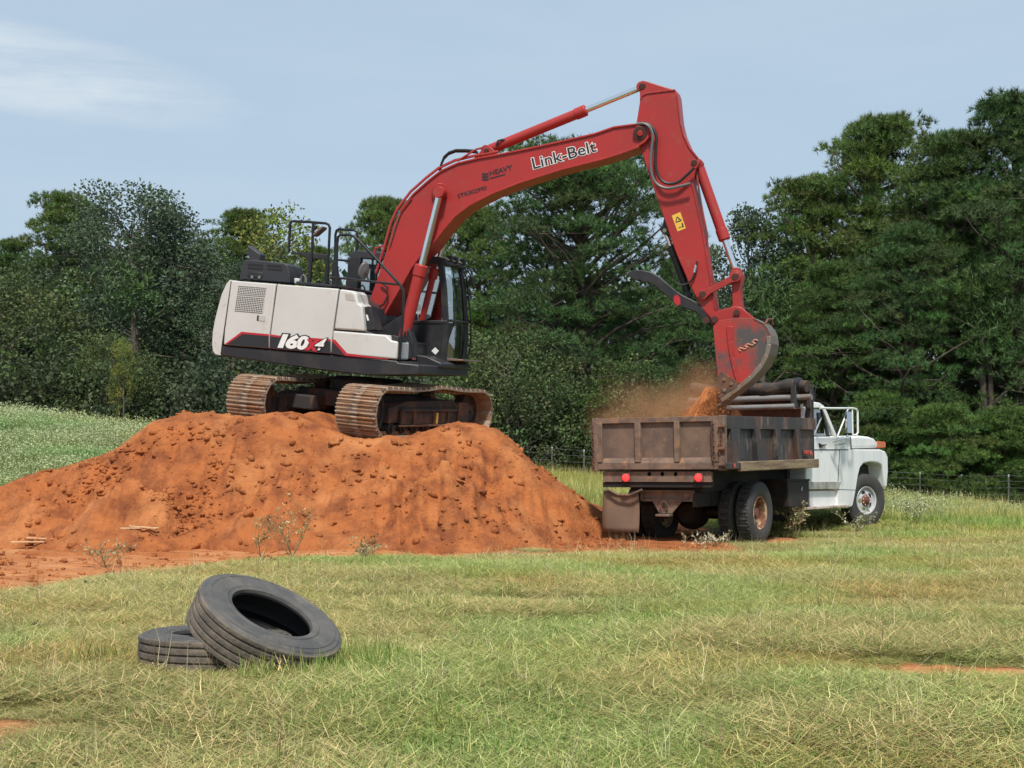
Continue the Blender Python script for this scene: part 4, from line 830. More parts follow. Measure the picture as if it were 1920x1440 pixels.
MB().lathe([(0, .02), (.035, .016), (.05, 0), (.0, -.002)], 16, Matrix.Translation(TS(1521, 851, -.1)) @ Matrix.Rotation(R(90), 4, 'X')).build('side_marker', M['redlens'], tk)
tb('marker_box', (TS(1508, 849, -.04).x, -.08, TS(1508, 852, -.04).z), (TS(1518, 849, -.04).x, -.02, TS(1508, 845, -.04).z), M['redlens'])
# rear light bar with three round holes
yl0, yl1 = yr(1330), yr(1126)
lbz0, lbz1 = zt(904), zt(884)
lbar = MB(); hs = [(TR(px, 889).y, TR(px, 889).z) for px in (1214, 1238.6, 1263.5)]
cuts = sorted([yl0] + [y for h_ in hs for y in (h_[0] - .04, h_[0] + .04)] + [yl1])
for i in range(0, len(cuts) - 1, 2): lbar.box((.06, cuts[i], lbz0), (.11, cuts[i + 1], lbz1))
for (y, z) in hs:
    n = 16; ring = [Vector((.06, y + .036 * math.cos(2 * math.pi * k / n), z + .036 * math.sin(2 * math.pi * k / n))) for k in range(n)]
    def sq(a):
        c, s_ = math.cos(a), math.sin(a); m_ = max(abs(c), abs(s_)); yy = .04 * c / m_
        zz = s_ / m_; return Vector((.06, y + yy, z + (zz * (lbz1 - z) if zz > 0 else zz * (z - lbz0))))
    outr = [sq(2 * math.pi * k / n) for k in range(n)]
    lbar.add(ring + outr, [[k, (k + 1) % n, n + (k + 1) % n, n + k] for k in range(n)])
lb_o = lbar.build('light_bar', M['tailgate'], tk)
tb('light_bar_backing', (.13, yl0, zt(912)), (.16, yl1, zt(883)), M['chassis'])
for px in (1174.5, 1310.5):
    c = TR(px, 895.5, .05); hs_ = tb('lamp_housing', (.03, c.y - .075, c.z - .075), (.07, c.y + .075, c.z + .075), M['rust'], lb_o)
    MB().lathe([(0, .045), (.03, .043), (.055, .03), (.064, 0), (0, -.002)], 20, Matrix.Translation((.03, c.y, c.z)) @ Matrix.Rotation(R(-90), 4, 'Y')).build('tail_lamp', M['taillight'], lb_o)
tb('sub_frame', (.30, .5, zt(925)), (BL, 1.8, z_bot - .02), M['chassis'])
tb('rear_beam', (.09, .25, zt(915)), (.16, W - .1, zt(905)), M['chassis'])
# hitch frame and plate
hx = .25; hz0, hz1 = TR(1250, 938, hx).z, TR(1250, 921, hx).z; ya, yb = TR(1300, 930, hx).y, TR(1201, 930, hx).y
hf = MB(); hf.box((hx, ya, hz0 - .02), (hx + .06, yb, hz0 + .02)); hf.box((hx, ya, hz1 - .02), (hx + .06, yb, hz1 + .02)); hf.box((hx, ya - .02, hz0), (hx + .06, ya + .05, hz1)); hf.box((hx, yb - .05, hz0), (hx + .06, yb + .02, hz1)); hf.box((hx + .03, ya, hz0), (hx + .05, yb, hz1))
hit = hf.build('hitch_frame', M['tailgate'], tk, .006)
MB().prism([TR(x, y, hx + .01) for x, y in ((1222, 938), (1280, 938), (1260, 963), (1236, 963))], (.03, 0, 0)).build('hitch_plate', M['tailgate'], hit, .006)
c = TR(1246, 949, hx - .02); MB().tube([c + Vector((-.02, .06 * math.cos(a), .075 * math.sin(a))) for a in np.linspace(0, 2 * math.pi, 15)], .016, 6, caps=False).build('pintle_ring', M['rust'], hit)
MB().box((hx - .12, TR(1260, 965, hx).y, TR(1250, 968, hx).z), (hx + .04, TR(1235, 965, hx).y, TR(1250, 963.5, hx).z)).build('hitch_lip', M['steelworn'], hit, .006)
MB().tube([TR(1137, 916, .1), TR(1160, 928, .1), TR(1182, 928, .1), TR(1204, 918, .1)], .02, 7).build('flap_hanger', M['tailgate'], tk)
# mud flap hanging behind the left rear wheels
fx0 = .18; fl_ = MB(); rows = []
for j in range(9):
    t = j / 8; y0, y1 = TR(1197 + .5 * math.sin(t * 4), 930, fx0).y, TR(1132 - 2 * t, 930, fx0).y; z = TR(1165, 920, fx0).z * (1 - t) + TR(1165, 998, fx0).z * t
    rows.append([Vector((fx0 + .03 * math.sin(t * 3.0 + k * .5), y0 + (y1 - y0) * k / 6, z - (.05 if j == 0 and 1 < k < 5 else 0))) for k in range(7)])
fl_.add([q for r_ in rows for q in r_], [[j * 7 + k, j * 7 + k + 1, j * 7 + k + 8, j * 7 + k + 7] for j in range(8) for k in range(6)]); fo = fl_.build('mud_flap', M['flap'], tk); sm = fo.modifiers.new('thick', 'SOLIDIFY'); sm.thickness = .012
# --- wheels
def tread(depth, nb):
    def f(k, j, r): return r - depth if (j in TREADJ and (k % 4 == 0 if j % 2 else k % 4 == 2)) else r
    return f
tp_ = [(.255, -.085), (.275, -.105), (.33, -.128), (.40, -.138), (.46, -.130), (.50, -.112), (.518, -.098), (.522, -.078), (.522, -.052), (.508, -.048), (.508, -.042), (.522, -.038), (.522, -.008), (.508, -.004), (.508, .004), (.522, .008), (.522, .038), (.508, .042), (.508, .048), (.522, .052), (.522, .078), (.518, .098), (.50, .112), (.46, .130), (.40, .138), (.33, .128), (.275, .105), (.255, .085)]
TREADJ = {6, 7, 8, 11, 12, 15, 16, 19, 20, 21}
tyre_me = MB().lathe(tp_, 112, Matrix.Identity(4), True, rfun=tread(.020, 4)).mesh(M['rubber'], 25, 'tyre')
tyre_f = MB().lathe(tp_, 72, Matrix.Identity(4), True).mesh(M['rubber'], 25, 'front_tyre')
def disc(r0, r1, z0, z1, nh, hr, hw, mats, n=80, dish=True):
    b = MB(); rs = np.linspace(r0, r1, 9); mid_ = (r0 + r1) / 2 + .012
    for i in range(8):
        for k in range(n):
            ra, rb_ = rs[i], rs[i + 1]; a0, a1 = 2 * math.pi * k / n, 2 * math.pi * (k + 1) / n; am = (a0 + a1) / 2; rm = (ra + rb_) / 2
            ph = (am * nh / (2 * math.pi)) % 1 - .5; dd = (ph * 2 * math.pi / nh * rm / hw) ** 2 + ((rm - mid_) / hr) ** 2
            if dd < 1: continue
            zf = lambda r: z0 + (z1 - z0) * ((r - r0) / (r1 - r0)) ** 1.5
            b.add([(ra * math.cos(a0), ra * math.sin(a0), zf(ra)), (rb_ * math.cos(a0), rb_ * math.sin(a0), zf(rb_)), (rb_ * math.cos(a1), rb_ * math.sin(a1), zf(rb_)), (ra * math.cos(a1), ra * math.sin(a1), zf(ra))], [[0, 1, 2, 3]])
    return b
rim_front = disc(.085, .215, .085, .055, 5, .034, .052, None); rim_front.lathe([(.215, .055), (.235, .06), (.245, .10), (.268, .112), (.275, .104), (.25, .088), (.245, -.09), (.27, -.11)], 64, Matrix.Identity(4))
rimf_me = rim_front.mesh(M['rimgrey'], 30, 'rim_front')
hub_f = MB().lathe([(0, .155), (.035, .155), (.04, .12), (.075, .115), (.11, .095), (.12, .084), (.12, .05), (0, .05)], 28, Matrix.Identity(4)).mesh(M['rimrustdark'], 30, 'hub_front')
bolt_me = MB().tube([(0, 0, .08), (0, 0, .112)], .014, 6).mesh(M['rimgrey'], None, 'wheel_nut')
rim_rear = disc(.085, .20, -.055, -.075, 5, .032, .045, None); rim_rear.lathe([(.20, -.075), (.235, -.07), (.242, .09), (.268, .112), (.276, .106), (.25, .084), (.246, -.09), (.27, -.11)], 64, Matrix.Identity(4))
rimr_me = rim_rear.mesh(M['rimrust'], 30, 'rim_rear')
hub_r = MB().lathe([(0, .06), (.075, .06), (.085, .03), (.10, -.02), (.12, -.05), (.12, -.08), (0, -.08)], 28, Matrix.Identity(4)).mesh(M['rimrustdark'], 30, 'hub_rear')
def wheel(pos, outward, front, steer=0.0, rim=True, lab=None):
    """outward: -1 = faces the near (right) side, +1 = the far side"""
    o = link('wheel', tyre_f if front else tyre_me, tk, Matrix.Translation(pos) @ Matrix.Rotation(R(steer), 4, 'Z') @ Matrix.Rotation(R(90 if outward < 0 else -90), 4, 'X'))
    if lab: o['label'] = lab
    link('rim', rimf_me if front else rimr_me, o); link('hub', hub_f if front else hub_r, o)
    for k in range(8 if front else 8):
        a = 2 * math.pi * (k + .5) / 8; r_ = .092 if front else .10
        link('wheel_nut', bolt_me, o, Matrix.Translation((r_ * math.cos(a), r_ * math.sin(a), .0 if front else -.125)))
    return o
xr = TS(1420, 958, .08).x; zw = .525
wheel((xr, .135, zw), -1, False, lab='rear dual wheel with rusty cream rim'); wheel((xr, .445, zw), -1, False)
wheel((xr, W - .135, zw), 1, False); wheel((xr, W - .445, zw), 1, False)
xf = TS(1621, 945, .16).x
wheel((xf, .20, zw), -1, True, -24, lab='front wheel with silver grey rim turned to the right'); wheel((xf, W - .20, zw), 1, True, -24)
MB().tube([(xr, .5, zw), (xr, W - .5, zw)], .07, 12).lathe([(0, -.26), (.16, -.24), (.26, -.12), (.28, 0), (.26, .12), (.16, .24), (0, .26)], 24, Matrix.Translation((xr, W / 2 + .1, zw - .02)) @ Matrix.Rotation(R(90), 4, 'Y')).build('rear_axle', M['chassis'], tk)
MB().tube([(xf, .4, zw - .05), (xf, W - .4, zw - .05)], .06, 10).build('front_axle', M['chassis'], tk)
for y in (.62, W - .62): MB().box((.25, y - .04, .66), (xf + .7, y + .04, .90)).build('frame_rail', M['chassis'], tk, .01)
for y in (.60, W - .60): MB().bar((xr - .7, y, .72), (xr + .7, y, .70), .08, (0, 0, 1), .12).build('leaf_spring', M['chassis'], tk)
# dark kit between the wheels: tool box, battery tray, tank
tl = [TS(x, y, .02) for x, y in ((1477, 901), (1517, 901), (1517, 951), (1479, 951))]
tbx = MB().prism(tl, (0, .45, 0)).build('side_tool_box', M['chassis'], tk, .015)
c = TS(1502, 914, .015); MB().tube([c, c + Vector((0, -.02, 0))], .02, 8).tube([c + Vector((0, -.012, 0)), c + Vector((0, -.012, -.06))], .008, 6).build('box_lock', M['chrome'], tbx)
MB().prism([TS(x, y, .0) for x, y in ((1476, 898), (1519, 898), (1519, 902), (1476, 902))], (0, .47, 0)).build('box_lid', M['chassis'], tbx, .006)
MB().box((xr + .65, .35, .42), (xf - .7, .75, .70)).build('fuel_tank', M['chassis'], tk, .05)
MB().box((xr + .55, .75, .38), (xf - .3, W - .4, .75)).build('drive_line', M['chassis'], tk, .05)
# --- cab
CY = .12; CW = W - 2 * CY
def S(pts, y=CY): return [TS(x, y_, y) for x, y_ in pts]
def cabp(name, pts, y0, d, m=M['truckwhite'], parent=None, bevel=.02, seg=3): return MB().prism(S(pts, y0), (0, d, 0)).build(name, m, parent or tcab, bevel, 35, seg=seg)
low_out = [(1512, 819), (1594, 819), (1594, 839), (1600, 842), (1650, 842), (1660, 846), (1665, 856), (1665.5, 885), (1663, 914), (1659.5, 914), (1657, 890), (1654, 873), (1646, 868), (1632, 866.5), (1620, 869), (1613, 877), (1609, 893), (1604, 925), (1599, 950), (1590, 953), (1572, 953), (1572, 917), (1512, 917)]
tcab = MB().prism(S(low_out), (0, .34, 0)).build('truck_cab', M['truckwhite'], tk, .03, 35, seg=3)
far = MB().prism([p_ + Vector((0, CW - .34, 0)) for p_ in S(low_out)], (0, .34, 0)).build('far_fender', M['truckwhite'], tcab, .03, 35)
cabp('cab_body', [(1512, 820), (1592, 820), (1592, 915), (1512, 915)], CY + .02, CW - .04)
cabp('engine_bay', [(1590, 840), (1660, 846), (1663, 900), (1655, 905), (1592, 905)], CY + .345, CW - .69, M['truckwhite'])
cabp('wheel_well', [(1606, 855), (1660, 855), (1659, 905), (1600, 930)], CY + .30, .04, M['chassis'], bevel=0)
cabp('hood', [(1594, 818), (1612, 816.5), (1630, 818.5), (1640, 822), (1646, 830), (1646, 839.5), (1595, 841)], CY + .06, CW - .12, bevel=.07, seg=4)
for pts in ([(1518, 842.5), (1591, 842.5), (1591, 844), (1518, 844)],): cabp('crease_shade_strip', pts, CY - .006, .01, M['chassis'], bevel=0)  # no fold modelled; the crease's shade is drawn as a dark strip
sm_ = MB()
for pts in ([(1574, 842), (1575, 842), (1571, 916), (1570, 916)], [(1594, 819), (1595.2, 819), (1597, 841), (1595.8, 841)], [(1570, 917), (1604, 918.5), (1604, 919.3), (1570, 918)], [(1594, 841), (1648, 839.7), (1648, 840.9), (1594, 842.3)]): sm_.prism([p_ + Vector((0, -.003, 0)) for p_ in S(pts)], (0, .004, 0))
sm_.build('panel_gap', M['chassis'], tcab)
cabp('step_skirt', [(1519, 920), (1569, 919), (1569, 949), (1520, 951)], CY + .05, .1)
cabp('lower_sill', [(1517, 903), (1578, 903), (1573, 917.5), (1517, 918)], CY - .012, .03, mat('grimy_white_sill', (.42, .41, .37), .5, col2=(.22, .20, .16), scale=3, lo=.4, hi=.6), bevel=.01)
cabp('running_board', [(1518, 951), (1592, 946.5), (1592, 950.5), (1518, 956)], CY - .06, .22, mat('rusty_running_board', (.55, .48, .42), .6, col2=(.25, .12, .08), scale=6), bevel=.008)
cabp('cab_roof', [(1505, 757), (1516, 754), (1528, 753.5), (1538, 755), (1546, 760.5), (1547, 765), (1505, 766)], CY + .05, CW - .1, bevel=.05, seg=4)
for y in (CY + .02, CY + CW - .09):
    cabp('windscreen_pillar', [(1541, 763), (1547, 763), (1570, 818), (1565, 820)], y, .07, bevel=.012); cabp('rear_cab_pillar', [(1508, 763), (1516, 763), (1516, 821), (1508, 821)], y, .07, bevel=.012)
    cabp('quarter_pillar', [(1541, 768), (1543.5, 768), (1556, 818), (1553, 818)], y + .01, .03, M['rail'], bevel=0)
    cabp('side_glass', [(1516, 767), (1541, 767), (1563, 819), (1516, 819)], y + .03, .006, M['glass'], bevel=0)
cabp('cab_back', [(1508, 770), (1510, 770), (1510, 820), (1508, 820)], CY + .09, CW - .18, bevel=0)
cabp('windscreen', [(1543, 764), (1545, 764), (1568, 818), (1566, 818)], CY + .09, CW - .18, M['glass'], bevel=0)
cabp('cowl', [(1560, 818), (1597, 817), (1597, 842), (1560, 842)], CY + .02, CW - .04, bevel=.02)
cabp('bench_seat', [(1514, 806), (1532, 806), (1533, 822), (1514, 822)], CY + .15, CW - .3, mat('tan_vinyl', (.42, .33, .22), .6), bevel=.03); cabp('bench_back', [(1509, 785), (1515, 785), (1517, 812), (1509, 812)], CY + .15, CW - .3, mat('tan_vinyl_back', (.42, .33, .22), .6), bevel=.03)
c = TS(1552, 812, CY + .55); MB().tube([c + Vector((.10 * math.cos(a) * .4, .19 * math.sin(a), .19 * math.cos(a))) for a in np.linspace(0, 2 * math.pi, 21)], .014, 6, caps=False).build('steering_wheel', M['rail'], tcab)
hd = MB().prism([p_ + Vector((0, -.035, 0)) for p_ in S([(1534, 831), (1538, 833.5), (1547, 833), (1547, 835), (1540, 835.5), (1538.5, 839.5), (1536, 839)])], (0, .03, 0)).build('door_handle', M['rail'], tcab, .004)
# mirrors: tall west-coast bracket, flat mirror head, and the round one on the fender
mf = MB().tube(S([(1538, 765), (1560, 765.5), (1588, 765.5), (1600, 765.5), (1606, 767), (1608, 771), (1608.5, 811), (1606, 815), (1600, 816)], CY - .22), .018, 8)
mf.tube(S([(1590, 768), (1571, 816)], CY - .18), .014, 7); mf.tube(S([(1598, 768), (1599, 815)], CY - .22), .014, 7); mf.tube([TS(1571, 816, CY), TS(1571, 816, CY - .2)], .014, 7); mf.tube([TS(1540, 764, CY + .05), TS(1540, 765, CY - .22)], .016, 7)
mo = mf.build('mirror_bracket', M['truckwhite'], tcab)
MB().prism(S([(1588, 772), (1597, 772), (1598, 812), (1589, 812)], CY - .25), (.02, .05, 0)).build('mirror_head', M['mirror'], mo, .006)
c = TS(1589, 826.5, CY - .25); rm = MB().tube([c + Vector((.085 * math.sin(a) * .8, .05 * math.sin(a), .105 * math.cos(a))) for a in np.linspace(0, 2 * math.pi, 25)], .011, 6, caps=False)
rm.tube([c + Vector((-.05, 0, .05)), TS(1562, 829, CY - .1)], .011, 6); rm.tube([c + Vector((-.05, 0, -.05)), TS(1564, 835, CY - .1), TS(1562, 829, CY - .1)], .011, 6); rm.build('round_mirror_frame', M['chrome'], tcab)
A = Matrix.Translation(c) @ Matrix.Rotation(R(90), 4, 'Y'); MB().lathe([(0, .008), (.08, .0), (.0, -.004)], 22, Matrix.Translation(c) @ Matrix.Rotation(R(60), 4, 'Z') @ Matrix.Rotation(R(90), 4, 'X') @ Matrix.Diagonal((1, 1.2, 1, 1))).build('round_mirror', M['mirror'], tcab)
mk = MB().prism(S([(1645, 827.5), (1659, 828), (1661, 830), (1661, 839.5), (1645, 840)], CY + .08), (0, .16, 0)).build('amber_marker', M['amber'], tcab, .012)
MB().box((xf + .75, .25, .62), (xf + .95, W - .25, .86)).build('front_bumper', M['truckwhite'], tk, .03)
MB().tube([TS(1527, 757, CY + .4), TS(1528, 735, CY + .4), TS(1533, 715, CY + .4)], .008, 5).build('aerial', M['rail'], tcab)

# ------------------------------------------------------------------ clay load in the bed, falling clay and its dust
TMI = np.array(TM)
def load_h(x, y):
    h = z_bot + .35 + .15 * fbm(x * 1.4, y * 1.4, 3)
    h = np.maximum(h, z_bot + 1.02 - .95 * np.hypot((x - 1.55) * .95, (y - 1.28)))
    h = np.maximum(h, z_bot + .98 - .95 * np.hypot((x - 2.75) * 1.0, (y - 1.0)))
    return h + .05 * fbm(x * 6, y * 6, 4) + .02 * fbm(x * 15, y * 15, 2)
lx, ly = np.meshgrid(np.arange(.1, BL - .03, .045), np.arange(.06, W - .05, .045)); lz = load_h(lx, ly)
lv = np.stack([lx, ly, lz, np.ones_like(lx)], -1).reshape(-1, 4) @ TMI.T
tag(link('clay_load', npmesh('clay_load', lv[:, :3], gridfaces(lx.shape[1], lx.shape[0]), [M['clay']], smooth=True)), 'heap of orange clay filling the truck bed', 'dirt pile')
# stream from the bucket lip into the bed
g = np.random.default_rng(21); n = 42000
t = g.random(n) ** .8
top = (EM @ E(1352, 728, 0.0)); lipdir = (EM.to_3x3() @ Vector((0, 1, 0)))
fx_ = g.normal(0, 1, (n, 2)); s = g.random(n) ** 5
ctr = np.array(top)[None] + np.array(lipdir)[None] * (g.uniform(-.45, .45, (n, 1))) + t[:, None] * np.array([-.34, .0, -.75])[None]
ctr[:, 0] += fx_[:, 0] * (.05 + .15 * t) - .10 * t; ctr[:, 1] += fx_[:, 1] * .10
size = .0025 + .008 * s
ico = bmesh.new(); bmesh.ops.create_icosphere(ico, subdivisions=1, radius=1); bv = np.array([v.co[:] for v in ico.verts]); bf = np.array([[v.index for v in f.verts] for f in ico.faces]); ico.free()
tet = np.array([(1, 1, 1), (1, -1, -1), (-1, 1, -1), (-1, -1, 1)], float); tf = np.array([(0, 1, 2), (0, 3, 1), (0, 2, 3), (1, 3, 2)])
V = tet[None] * size[:, None, None] * g.uniform(.5, 1.4, (n, 4, 1)) + ctr[:, None, :]; F = tf[None] + (np.arange(n) * 4)[:, None, None]
# solid core of the pour, lumpy all round
cu = []; na_, nh_ = 40, 26; cf_ = []
for j in range(nh_):
    tt = j / (nh_ - 1)
    for k in range(na_):
        a_ = 2 * math.pi * k / na_; nn_ = 1 + .22 * float(fbm(np.array([3 * math.cos(a_) + 7]), np.array([3 * math.sin(a_) + tt * 4]), 4)[0]); ra, rb2 = (.08 + .24 * tt ** .7) * nn_, (.40 + .08 * tt) * nn_
        cu.append(np.array(top) + np.array([-.13, 0, .02]) + np.array([-.26, 0, -.80]) * tt + np.array([1, 0, 0]) * ra * math.cos(a_) + np.array(lipdir) * rb2 * math.sin(a_))
for j in range(nh_ - 1):
    for k in range(na_): cf_ += [(j * na_ + k, j * na_ + (k + 1) % na_, (j + 1) * na_ + (k + 1) % na_), (j * na_ + k, (j + 1) * na_ + (k + 1) % na_, (j + 1) * na_ + k)]
V = np.vstack([V.reshape(-1, 3), np.array(cu)]); F = np.vstack([F.reshape(-1, 3), np.array(cf_) + len(V) - len(cu)])
tag(link('falling_clay', npmesh('falling_clay', V.reshape(-1, 3), F.reshape(-1, 3), [M['loose']])), 'loose clay pouring from the bucket into the bed', kind='stuff')
def dustmat(name, dens, col, scale):
    m, t_, b = newmat(name); nn = t_.nodes; l = t_.links.new; nn.remove(b); pv = nn.new('ShaderNodeVolumePrincipled'); pv.inputs['Color'].default_value = (*col, 1); pv.inputs['Anisotropy'].default_value = .2
    c_ = nn.new('ShaderNodeTexCoord'); ns = nn.new('ShaderNodeTexNoise'); ns.inputs['Scale'].default_value = scale; ns.inputs['Detail'].default_value = 5; l(c_.outputs['Object'], ns.inputs['Vector'])
    ln = nn.new('ShaderNodeVectorMath'); ln.operation = 'LENGTH'; l(c_.outputs['Object'], ln.inputs[0])
    fo_ = nn.new('ShaderNodeMapRange'); fo_.inputs[1].default_value = 1.0; fo_.inputs[2].default_value = .15; fo_.inputs[3].default_value = 0; fo_.inputs[4].default_value = 1; l(ln.outputs['Value'], fo_.inputs[0])
    nr = nn.new('ShaderNodeMapRange'); nr.inputs[1].default_value = .35; nr.inputs[2].default_value = .75; l(ns.outputs['Fac'], nr.inputs[0])
    a1 = nn.new('ShaderNodeMath'); a1.operation = 'MULTIPLY'; l(fo_.outputs[0], a1.inputs[0]); l(nr.outputs[0], a1.inputs[1]); a2 = nn.new('ShaderNodeMath'); a2.operation = 'MULTIPLY'; a2.inputs[1].default_value = dens; l(a1.outputs[0], a2.inputs[0]); l(a2.outputs[0], pv.inputs['Density']); l(pv.outputs[0], nn['Material Output'].inputs['Volume']); return m
def dust(px, py, Y, rad, dens, lab, seed):
    me = bpy.data.meshes.new('dust_cloud'); b_ = bmesh.new(); bmesh.ops.create_icosphere(b_, subdivisions=3, radius=1); b_.to_mesh(me); b_.free(); me.materials.append(dustmat('clay_dust_%d' % seed, dens, (.90, .52, .28), 1.6))
    o = link('dust_cloud', me); o.location = at(px, py, Y); o.scale = rad; tag(o, lab, kind='stuff')
dust(1225, 785, 24.9, (1.3, 1.5, .85), 1.5, 'orange dust billowing over the tailgate', 1)
dust(1322, 745, 23.9, (.7, .6, .8), 3.4, 'thick orange dust round the falling clay', 2)
# ------------------------------------------------------------------ trees
def unit(a): return a / np.maximum(np.linalg.norm(a, axis=-1, keepdims=True), 1e-9)
def needles(P_, D, ln, wd, k, g, spread=.75):
    """k flat needles fanned round direction D at each point"""
    n = len(P_); d = unit(D[:, None, :] + spread * g.normal(0, 1, (n, k, 3))); s = unit(np.cross(d, g.normal(0, 1, (n, k, 3)))); l_ = (ln * g.uniform(.7, 1.2, (n, k, 1))); b = P_[:, None, :] + d * l_ * .05
    w_ = wd * g.uniform(.7, 1.3, (n, k, 1))
    V = np.stack([b - s * w_, b + s * w_, b + d * l_], 2).reshape(-1, 3); return V, np.arange(len(V)).reshape(-1, 3)
def leaves(P_, D, ln, wd, g):
    n = len(P_); d = unit(D + .9 * g.normal(0, 1, (n, 3))); s = unit(np.cross(d, g.normal(0, 1, (n, 3)))); l_ = ln * g.uniform(.6, 1.3, (n, 1)); w_ = wd * g.uniform(.6, 1.3, (n, 1))
    V = np.stack([P_, P_ + d * l_ * .5 + s * w_, P_ + d * l_, P_ + d * l_ * .5 - s * w_], 1).reshape(-1, 3); return V, np.arange(len(V)).reshape(-1, 4)
def shade_var(g, n, base, var, alt=None, palt=0.0):
    c = np.array(base)[None] * (1 + var * g.normal(0, 1, (n, 1))) * (1 + .08 * g.normal(0, 1, (n, 3)))
    if alt is not None: k = g.random(n) < palt; c[k] = np.array(alt) * (1 + var * g.normal(0, 1, (k.sum(), 1)))
    return np.clip(c, .004, .9)
def limb(a, b, r0, r1, g, bend=.12, n=5):
    a, b = np.array(a, float), np.array(b, float); L_ = np.linalg.norm(b - a); pts = []
    off = g.normal(0, bend * L_, 3) * np.array([1, 1, .6])
    for i in range(n):
        t = i / (n - 1); pts.append(a + (b - a) * t + off * math.sin(math.pi * t))
    return pts, [r0 + (r1 - r0) * i / (n - 1) for i in range(n)]
def pine(name, H, R0, base_f, seed, profile, ncl, tufts, col, lean=(0, 0), rmin=.55):
    """returns (trunk mesh, crown mesh); profile maps 0..1 of crown height to relative radius"""
    g = np.random.default_rng(seed); wood = MB(); tr = [(lean[0] * t * H + .12 * math.sin(3 * t + seed), lean[1] * t * H + .1 * math.cos(4 * t + seed), -.4 + (H * .97 + .4) * t) for t in np.linspace(0, 1, 9)]
    wood.tube(tr, [.24 * (H / 12) * (1 - .86 * t) + .015 for t in np.linspace(0, 1, 9)], 8)
    tp = lambda z: np.array([np.interp(z, [q[2] for q in tr], [q[i] for q in tr]) for i in (0, 1)] + [z])
    cents = []; rads = []
    nl = ncl // 3
    for i in range(nl):
        f = (i + g.random()) / nl; f = f ** .85; zz = H * (base_f + (1 - base_f) * f); rr = R0 * profile(f) * g.uniform(rmin, 1.08); an = i * 2.39996 + g.normal(0, .35)
        rise = rr * (.10 + .55 * f) + g.normal(0, .12)
        a_ = tp(max(zz - rr * .25, .5)); b_ = np.array([a_[0] + rr * math.cos(an), a_[1] + rr * math.sin(an), min(zz + rise, H * .995)])
        pts, rd = limb(a_, b_, .035 + .018 * rr, .012, g); wood.tube(pts, rd, 5, caps=False)
        m_ = 1 + int(rr / (.42 * R0) * 1.3 + g.random())
        for q in range(m_ + 1):
            t = 1 - q * .26 - g.random() * .08
            if t < .3 and f < .85: break
            p_ = np.array(pts[-1]) * 0 + a_ + (b_ - a_) * t; side = g.normal(0, 1, 3) * .30 * rr * np.array([1, 1, .35])
            if q == 0: side *= .35
            c_ = p_ + side; c_[2] = min(c_[2], H); cents.append(c_); rads.append(g.uniform(.42, .80) * (.75 + .35 * R0 / 4))
            if q: wood.tube([p_, (p_ + c_) / 2 + g.normal(0, .05, 3), c_], [.02, .014, .008], 4, caps=False)
    cents.append(tp(H)); rads.append(.45)
    cents = np.array(cents); rads = np.array(rads); nC = len(cents); per = np.maximum(6, (tufts * (rads / rads.mean()) ** 2).astype(int)); idx = np.repeat(np.arange(nC), per); n = len(idx)
    d = unit(g.normal(0, 1, (n, 3))); d[:, 2] = np.abs(d[:, 2]) * .9 - .22; d = unit(d); rr = g.uniform(.35, 1.0, (n, 1)) ** .5
    P_ = cents[idx] + d * rr * rads[idx][:, None] * np.array([1.28, 1.28, .46]); D = unit(d * .7 + np.array([0, 0, .55]))
    V, F = needles(P_, D, .20, .0125, 16, g)
    cc = shade_var(g, nC, col, .16)[idx] * (1 + .16 * g.normal(0, 1, (n, 1))); c = np.repeat(np.clip(cc, .003, 1), 48, 0)
    return wood.mesh(M['bark'], 60, 'trunk'), npmesh('crown', V, F, [M['needle']], c)
def broad(name, H, R0, base_f, seed, profile, ncl, per_, col, alt=None, palt=0, ls=.125, lw=.048, bark='palebark', stems=1, clr=(.5, .95), flat_=.8):
    g = np.random.default_rng(seed); wood = MB(); cents = []; rads = []
    for s_ in range(stems):
        ln = g.normal(0, .06, 2) if stems == 1 else g.normal(0, .22, 2)
        tr = [(ln[0] * t * H + .1 * math.sin(4 * t + s_), ln[1] * t * H, -.3 + (H * .85 + .3) * t) for t in np.linspace(0, 1, 8)]
        wood.tube(tr, [(.17 * H / 10 * (1 - .85 * t) + .012) / (1 if stems == 1 else 1.6) for t in np.linspace(0, 1, 8)], 7)
        for i in range(ncl // stems):
            f = g.random() ** .8; zz = H * (base_f + (1 - base_f) * f); rr = R0 * profile(f) * math.sqrt(g.uniform(.12, 1.05)); an = g.uniform(0, 2 * math.pi)
            t0 = np.clip((zz - rr * .7) / (H * .85), .08, .97); a_ = np.array([np.interp(t0 * H * .85, [q[2] for q in tr], [q[j] for q in tr]) for j in (0, 1)] + [t0 * H * .85])
            c_ = np.array([a_[0] + rr * math.cos(an), a_[1] + rr * math.sin(an), min(zz, H)]); cents.append(c_); rads.append(g.uniform(*clr))
            if i % 2 == 0:
                pts, rd = limb(a_, c_, .03, .008, g); wood.tube(pts, rd, 4, caps=False)
    cents = np.array(cents); rads = np.array(rads); per = np.maximum(8, (per_ * (rads / rads.mean()) ** 2).astype(int)); idx = np.repeat(np.arange(len(cents)), per); n = len(idx)
    d = unit(g.normal(0, 1, (n, 3))); rr = g.uniform(.2, 1, (n, 1)) ** .45; P_ = cents[idx] + d * rr * rads[idx][:, None] * np.array([1, 1, flat_]); P_[:, 2] = np.maximum(P_[:, 2], .05)
    V, F = leaves(P_, unit(d + np.array([0, 0, .25])), ls, lw, g)
    cc = shade_var(g, len(cents), col, .15, alt, palt)[idx] * (1 + .2 * g.normal(0, 1, (n, 1))); c = np.repeat(np.clip(cc, .003, 1), 4, 0)
    return wood.mesh(M[bark], 60, 'trunk'), npmesh('crown', V, F, [M['leaf']], c)
